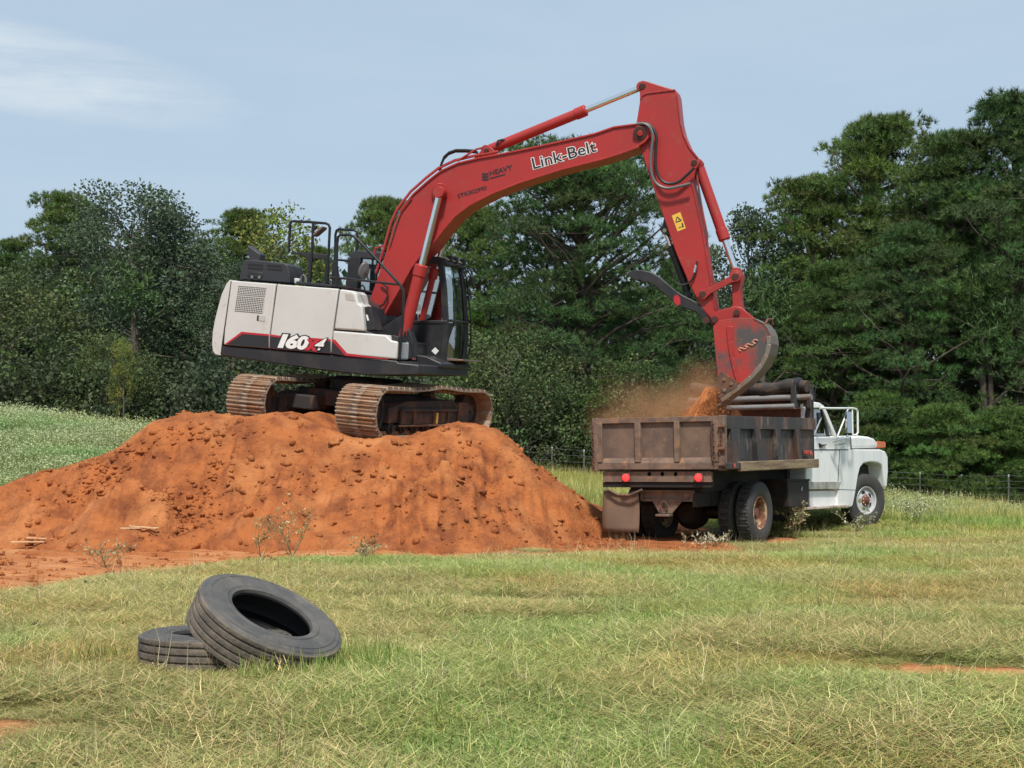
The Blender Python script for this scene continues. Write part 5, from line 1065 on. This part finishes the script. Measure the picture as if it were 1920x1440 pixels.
PG = (.112, .180, .056); PGD = (.092, .156, .056); PGL = (.132, .196, .056)
prof_pine = lambda f: (.62 + .55 * f) if f < .45 else max(.10, (1.0 - ((f - .45) / .58) ** 1.7) * .86 + .08)
prof_tall = lambda f: (.75 + .25 * f) if f < .3 else max(.10, 1 - ((f - .3) / .72) ** 1.4)
prof_big = lambda f: .95 if f < .18 else max(.14, .92 - .35 * ((f - .18) / .3) if f < .40 else (.72 + .20 * math.sin((f - .4) / .6 * math.pi)) * (1 - max(0, (f - .72) / .30) ** 2 * .85))
prof_round = lambda f: math.sqrt(max(.03, 1 - (2 * f - .85) ** 2 / 1.5))
prof_col = lambda f: .8 + .2 * math.sin(f * 3) if f < .7 else max(.15, 1 - ((f - .7) / .32) ** 1.5)
PINES = [pine('a', 12, 3.4, .16, 31, prof_tall, 230, 34, PG), pine('b', 12, 3.0, .30, 32, prof_pine, 190, 36, PGL), pine('c', 12, 3.9, .06, 33, prof_tall, 260, 32, PGD)]
BIG = pine('big', 11.6, 4.3, .22, 40, prof_big, 330, 38, PGD, rmin=.62)
SAP = pine('sap', 4.2, 2.0, .03, 44, prof_tall, 90, 34, (.125, .20, .056))
BROAD = [broad('a', 10, 3.6, .12, 51, prof_round, 190, 130, (.090, .130, .078), (.105, .150, .080), .3), broad('b', 10, 2.7, .20, 52, prof_col, 140, 130, (.100, .142, .084), (.082, .115, .076), .3, clr=(.4, .75)), broad('y', 8, 2.0, .2, 53, prof_round, 85, 90, (.25, .265, .062), (.15, .20, .065), .4, clr=(.4, .7)), broad('low', 5.5, 3.0, .03, 54, prof_round, 120, 130, (.125, .160, .062), (.090, .125, .056), .4, stems=3)]
def tree(name, meshes, px, top, Y, H0, wide, lab, group, rot, bw='trunk'):
    X = (px - CX) / FPX * Y; z0 = float(gz(X, Y)); H = EYE + (HY - top) / FPX * Y - z0; s = H / H0
    r = empty(name, Matrix.Translation((X, Y, z0)) @ Matrix.Rotation(R(rot), 4, 'Z') @ Matrix.Diagonal((s * wide, s * wide, s, 1)), lab, 'tree' if name != 'shrub' else 'shrub', group)
    link('trunk', meshes[0], r); link('crown', meshes[1], r); return r
GT = 'trees along the edge of the field'
T_ = [
 ('pine_tree', PINES[1], 128, 372, 58, 12, 1.0, 'tall pine with sky gaps at the left, left of the large broadleaf tree', 0),
 ('pine_tree', PINES[0], 22, 455, 60, 12, .9, 'lower dark pine at the left edge of the photo', 40),
 ('broadleaf_tree', BROAD[0], 262, 372, 54, 10, 1.12, 'largest grey green broadleaf tree, behind the left end of the mound', 20),
 ('broadleaf_tree', BROAD[1], 345, 418, 56, 10, 1.1, 'narrow dull green broadleaf tree at right shoulder of the largest one', 70),
 ('broadleaf_tree', BROAD[3], 40, 520, 50, 5.5, 1.15, 'low spreading olive green tree at left edge above the pale weeds', 0),
 ('broadleaf_tree', BROAD[3], 205, 640, 49, 5.5, .9, 'small dark rounded tree in front of the largest broadleaf', 130),
 ('pine_tree', PINES[1], 455, 402, 60, 12, .9, 'pine rising behind the excavator counterweight', 150),
 ('broadleaf_tree', BROAD[2], 520, 410, 55, 8, .95, 'yellow green tree seen through the excavator guard rails', 30),
 ('broadleaf_tree', BROAD[1], 430, 500, 52, 10, .95, 'dark broadleaf tree close behind the white engine covers', 200),
 ('pine_tree', PINES[0], 595, 470, 58, 12, .85, 'dark pine half hidden behind the excavator cab rails', 220),
 ('pine_tree', PINES[1], 722, 380, 57, 12, .80, 'pine top showing left of the boom above the cab', 260),
 ('pine_tree', PINES[1], 900, 398, 58, 12, .95, 'pine under the boom, left of the big centre pine', 310),
 ('pine_tree', BIG, 1095, 298, 50, 11.6, 1.0, 'big wide pine standing between boom and arm in the centre', 0),
 ('pine_tree', PINES[2], 1275, 492, 55, 12, .95, 'dark pine behind the excavator arm and thumb', 20),
 ('broadleaf_tree', BROAD[1], 1402, 412, 55, 10, .90, 'greyish broadleaf tree just right of the bucket cylinder', 100),
 ('pine_tree', PINES[1], 1520, 345, 54, 12, 1.0, 'pine with rounded top left of the tall right hand pines', 75),
 ('pine_tree', PINES[1], 1650, 232, 54, 12, .95, 'tall pine with an open gap of sky in its crown', 190),
 ('pine_tree', PINES[0], 1790, 262, 50, 12, 1.0, 'dense pine between the gap crowned pine and the tallest one', 130),
 ('pine_tree', PINES[2], 1905, 190, 49, 12, .95, 'tallest pine at the right edge of the photo', 60),
 ('pine_tree', PINES[2], 1700, 430, 48, 12, .95, 'broad pine with drooping limbs behind the truck hood', 200),
 ('pine_tree', PINES[0], 1560, 500, 50, 12, 1.1, 'dark pine behind the truck cab and tarp roll', 300),
 ('pine_tree', PINES[2], 2060, 260, 50, 12, .95, 'pine beyond the right edge whose limbs reach in', 10),
 ('pine_tree', PINES[0], -90, 420, 58, 12, .95, 'pine beyond the left edge whose limbs reach in', 10),
 ('pine_tree', SAP, 1760, 770, 45.5, 4.2, 1.15, 'bushy young pine behind the wire fence near the front fender', 0),
 ('pine_tree', SAP, 1885, 775, 46, 4.2, 1.2, 'bushy young pine at the right edge behind the fence', 120),
 ('pine_tree', SAP, 1660, 745, 47, 4.2, 1.0, 'young pine right behind the white truck hood', 220),
 ('shrub', BROAD[3], 985, 640, 46.5, 5.5, 1.0, 'olive green shrub below the big pine, right of the excavator track', 45),
 ('shrub', BROAD[3], 1130, 690, 47.5, 5.5, .95, 'brownish green shrub behind the truck tailgate', 160),
 ('shrub', BROAD[3], 885, 690, 48, 5.5, .9, 'light green shrub behind the excavator cab door', 250),
 ('shrub', BROAD[3], 1300, 720, 50, 5.5, 1.0, 'shrub in the shade behind the bucket and falling clay', 20),
 ('shrub', BROAD[2], 230, 640, 47, 8, .55, 'slim pale sapling in front of the largest broadleaf tree', 20)]
for (nm, ms, px, top, Y, H0, wide, lab, rot) in T_: tree(nm, ms, px, top, Y, H0, wide, lab, GT, rot)
# wood behind the front row and the undergrowth at its foot: masses nobody could count
g = np.random.default_rng(77)
def mass(n_cl, per, ylo, yhi, topf, col, ls, lw, seed, rad=(.7, 1.4), zmin=.2, xr=(-260, 2160)):
    g = np.random.default_rng(seed); px = g.uniform(*xr, n_cl); Y = g.uniform(ylo, yhi, n_cl); X = (px - CX) / FPX * Y; z0 = gz(X, Y); top = EYE + (HY - topf(px)) / FPX * Y
    z = z0 + zmin + (top - z0 - zmin) * g.random(n_cl) ** .8; C_ = np.stack([X, Y, z], -1); rd = g.uniform(*rad, n_cl); idx = np.repeat(np.arange(n_cl), per); n = len(idx)
    d = unit(g.normal(0, 1, (n, 3))); P_ = C_[idx] + d * (g.uniform(.2, 1, (n, 1)) ** .5) * rd[idx][:, None]; P_[:, 2] = np.maximum(P_[:, 2], gz(P_[:, 0], P_[:, 1]) + .02)
    V, F = leaves(P_, unit(d + np.array([0, 0, .3])), ls, lw, g); c = np.repeat(np.clip(shade_var(g, n_cl, col, .2)[idx] * (1 + .2 * g.normal(0, 1, (n, 1))), .003, 1), 4, 0); return V, F, c
topf = lambda px: np.interp(px, [-300, 0, 130, 280, 420, 520, 620, 720, 830, 950, 1100, 1240, 1320, 1480, 1600, 1750, 1920, 2200], [500, 540, 500, 480, 510, 520, 580, 560, 570, 570, 560, 570, 560, 500, 450, 400, 360, 360])
V, F, c = mass(1500, 60, 60, 74, topf, (.055, .095, .050), .4, .16, 78, (.8, 1.6))
tag(link('woodland', npmesh('woodland', V, F, [M['leaf']], c)), 'dense dark wood behind the front row of trees', kind='stuff')
und = lambda px: np.interp(px, [-300, 0, 300, 600, 900, 1200, 1500, 1700, 1920, 2200], [690, 690, 690, 700, 690, 730, 740, 790, 800, 800])
V, F, c = mass(900, 90, 46.5, 56, und, (.085, .110, .060), .17, .06, 79, (.45, .9))
tag(link('undergrowth', npmesh('undergrowth', V, F, [M['leaf']], c)), 'shady brush and saplings at the foot of the trees', kind='stuff')
# bare trunks showing in the shade of the wood
for k, (px, Y, h, lab) in enumerate(((250, 51, 3.5, 'thin bare trunk in shade at the left wood edge'), (1845, 47.5, 4.6, 'paired straight trunk in shade at right, above the young pine'), (1858, 47.7, 4.8, 'slightly thicker straight trunk at right beside its twin'), (1430, 49, 5, 'dark trunk behind the dust above the truck bed'))):
    X = (px - CX) / FPX * Y; z0 = float(gz(X, Y)); t_ = empty('tree_trunk', Matrix.Translation((X, Y, z0)), lab, 'tree')
    w_ = MB().tube([(0, 0, -.3), (.05, 0, h * .5), (-.03, .1, h), (.02, .1, h + 2)], [.15, .12, .10, .06], 8); w_.tube([(.0, 0, h * .7), (.7, -.2, h * .85), (1.5, -.3, h * .82)], [.04, .03, .01], 5); w_.build('trunk', M['bark'], t_)
    Vn, Fn = needles(np.array([(.02, .1, h + 1.6)]) + g.normal(0, .5, (150, 3)), np.tile((0, 0, 1.), (150, 1)), .3, .03, 7, g); link('crown', npmesh('crown', Vn, Fn, [M['needle']], np.tile(PGD, (len(Vn), 1))), t_)
# ------------------------------------------------------------------ wire fence
fz = lambda X: 44.3 - .02 * X
def fence(name, pxs, lab):
    P_ = [Vector(((p - CX) / FPX * 44.3, 44.3, 0)) for p in pxs]
    for p_ in P_: p_.z = float(gz(p_.x, p_.y))
    r = empty(name, Matrix.Translation(P_[0]), lab, 'fence')
    for p_ in P_:
        q = p_ - P_[0]; o = MB().box((q.x - .018, q.y - .018, q.z - .2), (q.x + .018, q.y + .018, q.z + 1.08)).box((q.x - .022, q.y - .006, q.z + .0), (q.x + .022, q.y + .006, q.z + 1.07)).build('post', M['tpost'], r)
        MB().box((q.x - .019, q.y - .019, q.z + 1.08), (q.x + .019, q.y + .019, q.z + 1.15)).build('post_tip', M['tposttop'], o)
    for h in (.15, .35, .55, .75, .95, 1.12):
        b = MB()
        for i in range(len(P_) - 1):
            a_, c_ = P_[i] - P_[0], P_[i + 1] - P_[0]; b.tube([a_ + Vector((0, -.03, h)), (a_ + c_) / 2 + Vector((0, -.03, h - .02)), c_ + Vector((0, -.03, h))], .006, 4, caps=False)
        b.build('wire', M['wire'], r)
fence('wire_fence', [1560, 1640, 1725, 1803, 1891, 1980, 2070], 'wire fence on thin white tipped posts behind the grass at right')
fence('wire_fence', [860, 947, 1035, 1095, 1180, 1265], 'wire fence on thin white tipped posts between mound and truck')
# ------------------------------------------------------------------ discarded tyres in the foreground
def tyreprof():
    o = [(.285, -.105), (.292, -.128), (.318, -.134), (.326, -.140), (.336, -.140), (.341, -.1345), (.40, -.143), (.436, -.139), (.441, -.1435), (.452, -.1425), (.456, -.1365), (.478, -.130), (.484, -.131), (.490, -.1235), (.503, -.120)]
    tr = []
    for z0, z1 in ((-.116, -.082), (-.072, -.030), (-.020, .020), (.030, .072), (.082, .116)): tr += [(.510, z0 - .0015), (.515, z0 + .004), (.517, (z0 + z1) / 2), (.515, z1 - .004), (.500, z1 + .001), (.499, z1 + .005)]
    tr = tr[:-2]; o2 = [(r, -z) for r, z in o[::-1]]
    inn = [(.285, .088), (.32, .118), (.40, .127), (.46, .118), (.492, .08), (.497, 0), (.492, -.08), (.46, -.118), (.40, -.127), (.32, -.118), (.285, -.088)]
    return o + tr + o2 + inn, len(o), len(o) + len(tr), len(o) * 2 + len(tr)
pf, n1, n2, n3 = tyreprof()
tyre_big = MB().lathe(pf, 160, Matrix.Identity(4), True, rfun=lambda k, j, r: r - (.0035 if (n1 <= j < n2 and r > .509 and j % 6 in (1, 3) and k % 2) else 0), mf=lambda j: 0 if n1 - 1 <= j < n2 else (2 if j >= n3 - 1 else 1)).mesh([M['oldtread'], M['oldsidewall'], M['liner']], 28, 'tyre')
tA = tag(link('tyre', tyre_big), 'weathered truck tyre lying flat in the grass under another tyre', 'tyre', 'discarded truck tyres in the grass')
tA.location = (-2.03, 9.86, .112); tA.rotation_euler = (R(-1.5), R(1), 0)
tB = tag(link('tyre', tyre_big), 'weathered truck tyre leaning tilted on top of the flat one', 'tyre', 'discarded truck tyres in the grass')
nB = Vector((.43, -.23, .87)).normalized()
tB.matrix_world = Matrix.Translation((-1.672, 9.75, .285)) @ nB.to_track_quat('Z', 'Y').to_matrix().to_4x4()
# ------------------------------------------------------------------ grass, hay and weeds
def blades(n, rad, hmin, hmax, wid, flat_, g, cols, pw, curl=.5, seg=3):
    """n bent blades; flat_ 0 = upright, 1 = lying"""
    r = rad * np.sqrt(g.random(n)); a = g.uniform(0, 2 * np.pi, n); B = np.stack([r * np.cos(a), r * np.sin(a), np.zeros(n)], -1); az = g.uniform(0, 2 * np.pi, n); h = g.uniform(hmin, hmax, n)
    tilt = np.clip(flat_ + (.25 if flat_ < .8 else .07) * g.normal(0, 1, n), 0, 1.0) * np.pi / 2 * .97; V = []; dirh = np.stack([np.cos(az), np.sin(az), 0 * az], -1); sd = np.stack([-np.sin(az), np.cos(az), 0 * az], -1)
    B[:, 2] = np.where(tilt > 1.1, g.uniform(.005, .05, n), 0); p = B.copy(); sv = g.uniform(-.6, .6, n); w0 = wid * g.uniform(.6, 1.3, n)
    for k in range(seg + 1):
        t = k / seg; w_ = (w0 * (1 - t ** 1.5) + .0004)[:, None]; tw = sd * np.cos(sv * t)[:, None] + np.array([0, 0, 1.]) * (np.sin(sv * t) * .7)[:, None]; V.append(np.stack([p - tw * w_, p + tw * w_], 1))
        th = np.minimum(tilt + curl * t * g.uniform(.4, 1.2, n) * np.where(tilt > 1.1, -.25, 1), 2.0); p = p + (dirh * np.sin(th)[:, None] + np.array([0, 0, 1.]) * np.cos(th)[:, None]) * (h / seg)[:, None] + sd * (g.normal(0, .10, n) * h / seg)[:, None]
        p[:, 2] = np.maximum(p[:, 2], .004)
    V = np.stack(V, 1).reshape(-1, 3); m = (seg + 1) * 2; F = []
    for k in range(seg): F.append(np.arange(n)[:, None] * m + np.array([2 * k, 2 * k + 1, 2 * k + 3, 2 * k + 2])[None])
    ci = g.choice(len(cols), n, p=pw); c = np.array(cols)[ci] * (1 + .15 * g.normal(0, 1, (n, 1))); return V, np.concatenate(F), np.repeat(np.clip(c, .01, 1), m, 0)
def join(parts):
    V = []; F = []; C_ = []; b = 0
    for v, f, c in parts: V.append(v); F.append(f + b); C_.append(c); b += len(v)
    return np.vstack(V), np.vstack(F), np.vstack(C_)
STRAW, STRAW2, OLIVE, GREEN, GREEN2, BROWN = (.60, .53, .31), (.42, .38, .20), (.25, .27, .115), (.155, .235, .075), (.21, .295, .095), (.22, .145, .085)
protos = {}
hid = bpy.data.collections.new('grass_clumps')
def proto(key, parts):
    V, F, c = join(parts); me = npmesh('grass_clump', V, F, [M['grass']], c); protos.setdefault(key, []).append(me)
gg = np.random.default_rng(9)
COLH = [STRAW, STRAW2, OLIVE, GREEN2, BROWN]
for k in range(5): proto('hay', [blades(1050, .44, .05, .20, .0020, .95, gg, COLH, [.22, .22, .28, .23, .05], .4, 4), blades(220, .44, .015, .05, .0026, .45, gg, [GREEN, GREEN2, OLIVE], [.35, .4, .25])])
for k in range(4): proto('green', [blades(470, .30, .03, .10, .0025, .42, gg, [GREEN, GREEN2, OLIVE, STRAW], [.36, .36, .20, .08], .8), blades(200, .32, .06, .18, .0020, .93, gg, [STRAW, STRAW2, OLIVE], [.3, .3, .4], .4, 4)])
for k in range(3): proto('tuft', [blades(60, .13, .05, .15, .0032, .25, gg, [GREEN, GREEN2, OLIVE, STRAW], [.28, .30, .26, .16], .8)])
for k in range(4): proto('field', [blades(330, .62, .16, .42, .0070, .25, gg, [GREEN, GREEN2, OLIVE, STRAW2], [.27, .36, .25, .12], .7), blades(40, .6, .35, .6, .003, .12, gg, [STRAW, OLIVE], [.6, .4], .35)])
for k in range(4):
    fl_v = blades(360, .65, .30, .70, .009, .2, gg, [(.17, .25, .11), (.21, .28, .13), (.27, .32, .17)], [.4, .35, .25], .5); n_ = 90; rr_ = .62 * np.sqrt(gg.random(n_)); aa_ = gg.uniform(0, 6.3, n_); c_ = np.stack([rr_ * np.cos(aa_), rr_ * np.sin(aa_), .55 + .09 * gg.normal(0, 1, n_)], -1); Vq, Fq = leaves(c_, np.tile((0, 0, 1.), (n_, 1)), .05, .022, gg)
    proto('weed', [fl_v, (Vq, Fq, np.repeat(np.array([(.36, .42, .28)]) * (1 + .15 * gg.normal(0, 1, (n_, 1))), 4, 0))])
for k in range(2): proto('stalk', [blades(7, .10, .18, .42, .0022, .15, gg, [STRAW, BROWN, OLIVE], [.4, .4, .2], .3), blades(5, .1, .1, .3, .003, .6, gg, [STRAW], [1.], .5)])
def instancer(name, keys, pts, rotz, scl, idx, tint, lab):
    n = len(pts); me = bpy.data.meshes.new(name); me.vertices.add(n); me.vertices.foreach_set('co', np.asarray(pts, np.float32).ravel())
    a = me.attributes.new('rotz', 'FLOAT', 'POINT'); a.data.foreach_set('value', np.asarray(rotz, np.float32)); a = me.attributes.new('scl', 'FLOAT_VECTOR', 'POINT'); a.data.foreach_set('vector', np.asarray(scl, np.float32).ravel())
    a = me.attributes.new('pick', 'INT', 'POINT'); a.data.foreach_set('value', np.asarray(idx, np.int32)); a = me.attributes.new('tint', 'FLOAT_COLOR', 'POINT'); cc = np.ones((n, 4), np.float32); cc[:, :3] = tint; a.data.foreach_set('color', cc.ravel())
    co = bpy.data.collections.new(name + '_clumps')
    for i, m_ in enumerate([q for k_ in keys for q in protos[k_]]): co.objects.link(bpy.data.objects.new('%s_%02d' % ('grass_clump', i), m_))
    t_ = bpy.data.node_groups.new(name, 'GeometryNodeTree'); t_.interface.new_socket('Geometry', in_out='INPUT', socket_type='NodeSocketGeometry'); t_.interface.new_socket('Geometry', in_out='OUTPUT', socket_type='NodeSocketGeometry')
    N = t_.nodes.new; gi, go, ip, ci = N('NodeGroupInput'), N('NodeGroupOutput'), N('GeometryNodeInstanceOnPoints'), N('GeometryNodeCollectionInfo'); l = t_.links.new
    ci.inputs['Collection'].default_value = co; ci.inputs['Separate Children'].default_value = True; ci.inputs['Reset Children'].default_value = True; ip.inputs['Pick Instance'].default_value = True
    def na(nm, ty): q = N('GeometryNodeInputNamedAttribute'); q.data_type = ty; q.inputs['Name'].default_value = nm; return q.outputs['Attribute']
    cx_ = N('ShaderNodeCombineXYZ'); l(na('rotz', 'FLOAT'), cx_.inputs['Z']); er = N('FunctionNodeEulerToRotation'); l(cx_.outputs[0], er.inputs[0])
    l(gi.outputs[0], ip.inputs['Points']); l(ci.outputs[0], ip.inputs['Instance']); l(er.outputs[0], ip.inputs['Rotation']); l(na('scl', 'FLOAT_VECTOR'), ip.inputs['Scale']); l(na('pick', 'INT'), ip.inputs['Instance Index']); l(ip.outputs[0], go.inputs[0])
    o = link(name, me); md = o.modifiers.new('scatter', 'NODES'); md.node_group = t_; return tag(o, lab, kind='stuff')
gs = np.random.default_rng(10)
def scatter(n, ylo, yhi, dens=None, margin=90, power=1.0):
    """random points over the seen strip of ground, kept with probability dens(x, y)"""
    u = gs.random(n); Y = np.sqrt(ylo ** 2 + u * (yhi ** 2 - ylo ** 2)); X = gs.uniform(-margin, 1920 + margin, n); X = (X - CX) / FPX * Y
    k = gs.random(n) < (dens(X, Y) if dens is not None else 1); return X[k], Y[k]
TMIV = np.array(TM.inverted())
def blocked(X, Y):
    """spots where nothing grows: bare clay, the mound, under the tyres"""
    b = np.clip(dirtmask(X, Y) * 1.15, 0, 1)
    for tx, ty in ((-2.03, 9.86), (-1.68, 9.78)): b = np.maximum(b, (np.hypot(X - tx, Y - ty) < .47) * 1.0)
    q = np.stack([X, Y, 0 * X, 1 + 0 * X], -1) @ TMIV.T
    for wx, wy in ((xr, .135), (xr, .445), (xr, W - .135), (xr, W - .445), (xf, .2), (xf, W - .2)): b = np.maximum(b, ((np.abs(q[:, 0] - wx) < .33) & (np.abs(q[:, 1] - wy) < .16)) * 1.0)
    return b
lush = lambda X, Y: smoothstep(-.25, .55, fbm(X * .45 + 9, Y * .45 + 2, 4) + .5 * np.exp(-((Y - 17.5) / 3.5) ** 2) * (X > -1.5) - .30)
def tints(X, Y, base=(1, 1, 1)):
    L_ = lush(X, Y)[:, None]; v = (1.20 + .10 * fbm(X * .8, Y * .8, 3))[:, None]; dry = np.array([1.10, 1.0, .82]); wet = np.array([.90, 1.03, .70]); t_ = (dry * (1 - L_) + wet * L_) * v * np.array(base); br = smoothstep(.35, .8, fbm(X * .6 - 4, Y * .6 + 7, 4))[:, None]; return t_ * (1 - br) + t_ * br * np.array([.97, .86, .74])
def trk(X, Y):
    q = np.stack([X, Y, 0 * X, 1 + 0 * X], -1) @ TMIV.T; return (q[:, 0] > -1) & (q[:, 0] < 8.5) & (q[:, 1] > -1.6) & (q[:, 1] < 2.6)
edgef = lambda X, Y: 1 - .55 * (np.maximum.reduce([blocked(X + dx, Y + dy) for dx, dy in ((.35, 0), (-.35, 0), (0, .35), (0, -.35), (.2, .2), (-.2, -.2))]) > .35)
def put(name, key, X, Y, s, zs, tint, lab, dz=-.004):
    n = len(X); instancer(name, [key], np.stack([X, Y, gz(X, Y) + dz], -1), gs.uniform(0, 6.3, n), np.stack([s, s, s * zs], -1), gs.integers(0, len(protos[key]), n), tint, lab)
X, Y = scatter(3300, 5.4, 25.0, lambda X, Y: (1 - blocked(X, Y)) * (1 - .35 * lush(X, Y))); ex_ = edgef(X, Y)
X2, Y2 = scatter(5000, 6, 25, lambda X, Y: (1 - blocked(X, Y)) * (edgef(X, Y) < .9)); X = np.r_[X, X2]; Y = np.r_[Y, Y2]; n = len(X); s = gs.uniform(.85, 1.25, n) * np.r_[ex_, np.full(len(X2), .45)]
put('mown_hay', 'hay', X, Y, s, gs.uniform(.8, 1.3, n), tints(X, Y), 'flattened mown hay and short grass over the foreground')
X, Y = scatter(4300, 5.4, 27.5, lambda X, Y: (1 - blocked(X, Y)) * (.10 + .90 * lush(X, Y))); n = len(X); s = gs.uniform(.6, 1.2, n) * edgef(X, Y)
put('short_grass', 'green', X, Y, s, gs.uniform(.7, 1.3, n) * np.where(trk(X, Y), .6, 1), tints(X, Y), 'short green grass patches over the foreground')
X, Y = scatter(2600, 5.6, 26, lambda X, Y: (1 - blocked(X, Y)) * (.15 + .85 * lush(X + 3, Y))); n = len(X); s = gs.uniform(.7, 1.3, n)
put('grass_tufts', 'tuft', X, Y, s, gs.uniform(.6, 1.1, n), tints(X, Y), 'small upright grass tufts scattered over the foreground')
# longer grass round the tyres
na_ = 130; a = gs.uniform(0, 6.3, na_); rr = gs.uniform(.48, .80, na_); c0 = np.where(gs.random(na_) < .65, 1, 0); X = np.where(c0, -1.63, -2.03) + rr * np.cos(a) * 1.12; Y = np.where(c0, 9.78, 9.86) + rr * np.sin(a); front = (Y < 9.6) & (X < -1.75); k = ~((np.hypot(X + 2.03, Y - 9.86) < .49) | (np.hypot(X + 1.63, Y - 9.78) < .47)) & (~front | (gs.random(na_) < .5)); X, Y, front = X[k], Y[k], front[k]; n = len(X); s = gs.uniform(.5, 1.35, n) * np.where(front, .6, 1)
put('tyre_grass', 'tuft', X, Y, s, np.where(front, .8, 1.35), tints(X, Y, (1.0, 1.0, .95)), 'longer green grass growing round the old tyres', 0)
for k in range(3):
    n_ = 46; rr_ = .20 * np.sqrt(gg.random(n_)); aa_ = gg.uniform(0, 6.3, n_); c_ = np.stack([rr_ * np.cos(aa_), rr_ * np.sin(aa_), gg.uniform(.01, .05, n_)], -1); Vq, Fq = leaves(c_, np.tile((0, 0, .25), (n_, 1)), .055, .016, gg); proto('litter', [(Vq, Fq, np.repeat(np.array([(.085, .06, .042)]) * (1 + .3 * gg.normal(0, 1, (n_, 1))), 4, 0).clip(.01))])
X, Y = scatter(420, 6, 22, lambda X, Y: (1 - blocked(X, Y)) * smoothstep(.1, .5, fbm(X * .7 + 2, Y * .7, 3))); n = len(X)
put('leaf_litter', 'litter', X, Y, gs.uniform(.3, .7, n), 1.0, np.ones((n, 3)), 'dark dead leaf scraps caught in the mown grass', .02)
X, Y = scatter(1500, 6, 26, lambda X, Y: (1 - blocked(X, Y)) * .6); n = len(X)
put('dry_stalks', 'stalk', X, Y, gs.uniform(.4, 1.0, n), 1.0, np.ones((n, 3)), 'scattered dry stalks standing in the grass')
moundbl = lambda X, Y: (moundh(X, Y) > gz(X, Y) + .05)
X, Y = scatter(5200, 22.5, 48, lambda X, Y: (1 - blocked(X, Y)) * (~moundbl(X, Y)) * smoothstep(21.5, 25.5, Y + .25 * (X - 4)) * (X > -9) * np.where((X > 2.2) | (Y > 31), 1, .12)); n = len(X); s = gs.uniform(.7, 1.2, n)
put('field_grass', 'field', X, Y, s * .95 * edgef(X, Y), np.clip(.28 + (Y - 23) * .05, .28, 1.2) * np.where(trk(X, Y), .45, 1), tints(X, Y, (1.02, 1.06, .92)), 'longer grass of the field beyond the truck', 0)
X, Y = scatter(4200, 29.5, 48, lambda X, Y: ((X < -4) * 1.0 + (X >= -4) * .10 * (X > 5)) * (~moundbl(X, Y))); n = len(X); s = gs.uniform(.65, 1.1, n)
put('pale_weeds', 'weed', X, Y, s, np.clip(.55 + (Y - 30) * .03, .55, 1.1), tints(X, Y, (1.0, 1.03, 1.0)), 'pale flowering weeds covering the rising field at left', 0)
# ------------------------------------------------------------------ single weeds
def weed(X, Y, h, nst, spread, seed, lab, flower=(.55, .44, .25), leafc=(.22, .23, .10), dens=1.0):
    g = np.random.default_rng(seed); z0 = float(max(gz(X, Y), -1)); r = empty('weed_plant', Matrix.Translation((X, Y, z0)), lab, 'weed', 'tall weeds standing in the grass'); st = MB(); pts = []
    for k in range(nst):
        a = g.uniform(0, 6.3); ln = spread * g.uniform(.3, 1); top = np.array([ln * math.cos(a), ln * math.sin(a), h * g.uniform(.55, 1)]); p_, rd = limb((0, 0, 0), top, .008, .003, g, .08); st.tube(p_, rd, 4, caps=False)
        for q in range(int(7 * dens)):
            t = g.uniform(.35, 1); b0 = top * t; b1 = b0 + np.array([g.normal(0, .09), g.normal(0, .09), g.uniform(.03, .13)]); st.tube([b0, (b0 + b1) / 2 + g.normal(0, .01, 3), b1], [.004, .003, .002], 3, caps=False); pts += [b1 + g.normal(0, .02, 3) for _ in range(4)] + [(b0 + b1) / 2]
    mst = leafmat('weed_stem_%d' % seed, None, None, .1); st.build('stem', mat('weed_stem_green_%d' % seed, (.20, .17, .08), .8), r)
    P_ = np.array(pts); n = len(P_); V, F = leaves(P_, np.tile((0, 0, .6), (n, 1)), .045, .014, g); c = np.repeat(np.where(g.random((n, 1)) < .6, np.array([flower]), np.array([leafc])) * (1 + .15 * g.normal(0, 1, (n, 1))), 4, 0); link('leaves', npmesh('leaves', V, F, [M['leaf']], np.clip(c, .01, 1)), r)
def wat(px, py): Y = EYE * FPX / (py - HY); return (px - CX) / FPX * Y, Y
x, y = wat(548, 1047); weed(x, y, .85, 7, .38, 1, 'tall pale seeding weed standing before the clay mound')
x, y = wat(490, 1046); weed(x, y, .62, 3, .16, 2, 'smaller pale weed just left of the tall one before the mound')
x, y = wat(1492, 1004); weed(x, y, .55, 7, .20, 3, 'pale flowering weed in front of the truck tool box')
x, y = wat(1600, 1000); weed(x, y, .38, 7, .30, 4, 'low grey green weed in front of the truck front wheel', (.5, .5, .36))
x, y = wat(1330, 1024); weed(x, y, .22, 6, .45, 5, 'low white flowering weed behind the truck between the rear wheels', (.62, .58, .45))
x, y = wat(1720, 985); weed(x, y, .60, 6, .45, 6, 'white flowering weed in the grass right of the truck', (.6, .6, .45))
x, y = wat(200, 1062); weed(x, y, .26, 5, .28, 7, 'dry grass tuft at the clay edge at left', (.45, .38, .22), (.4, .33, .18))
x, y = wat(690, 1052); weed(x, y, .24, 5, .3, 8, 'dry low weed at the foot of the mound centre', (.42, .36, .2), (.35, .3, .16))
X, Y = -6.55, 24.6; weed(X, Y, .45, 9, .22, 9, 'dry brown grass tuft on the left slope of the mound', (.24, .17, .09), (.2, .14, .07)); o_ = bpy.data.objects[[o.name for o in bpy.data.objects if o.name.startswith('weed_plant')][-1]]
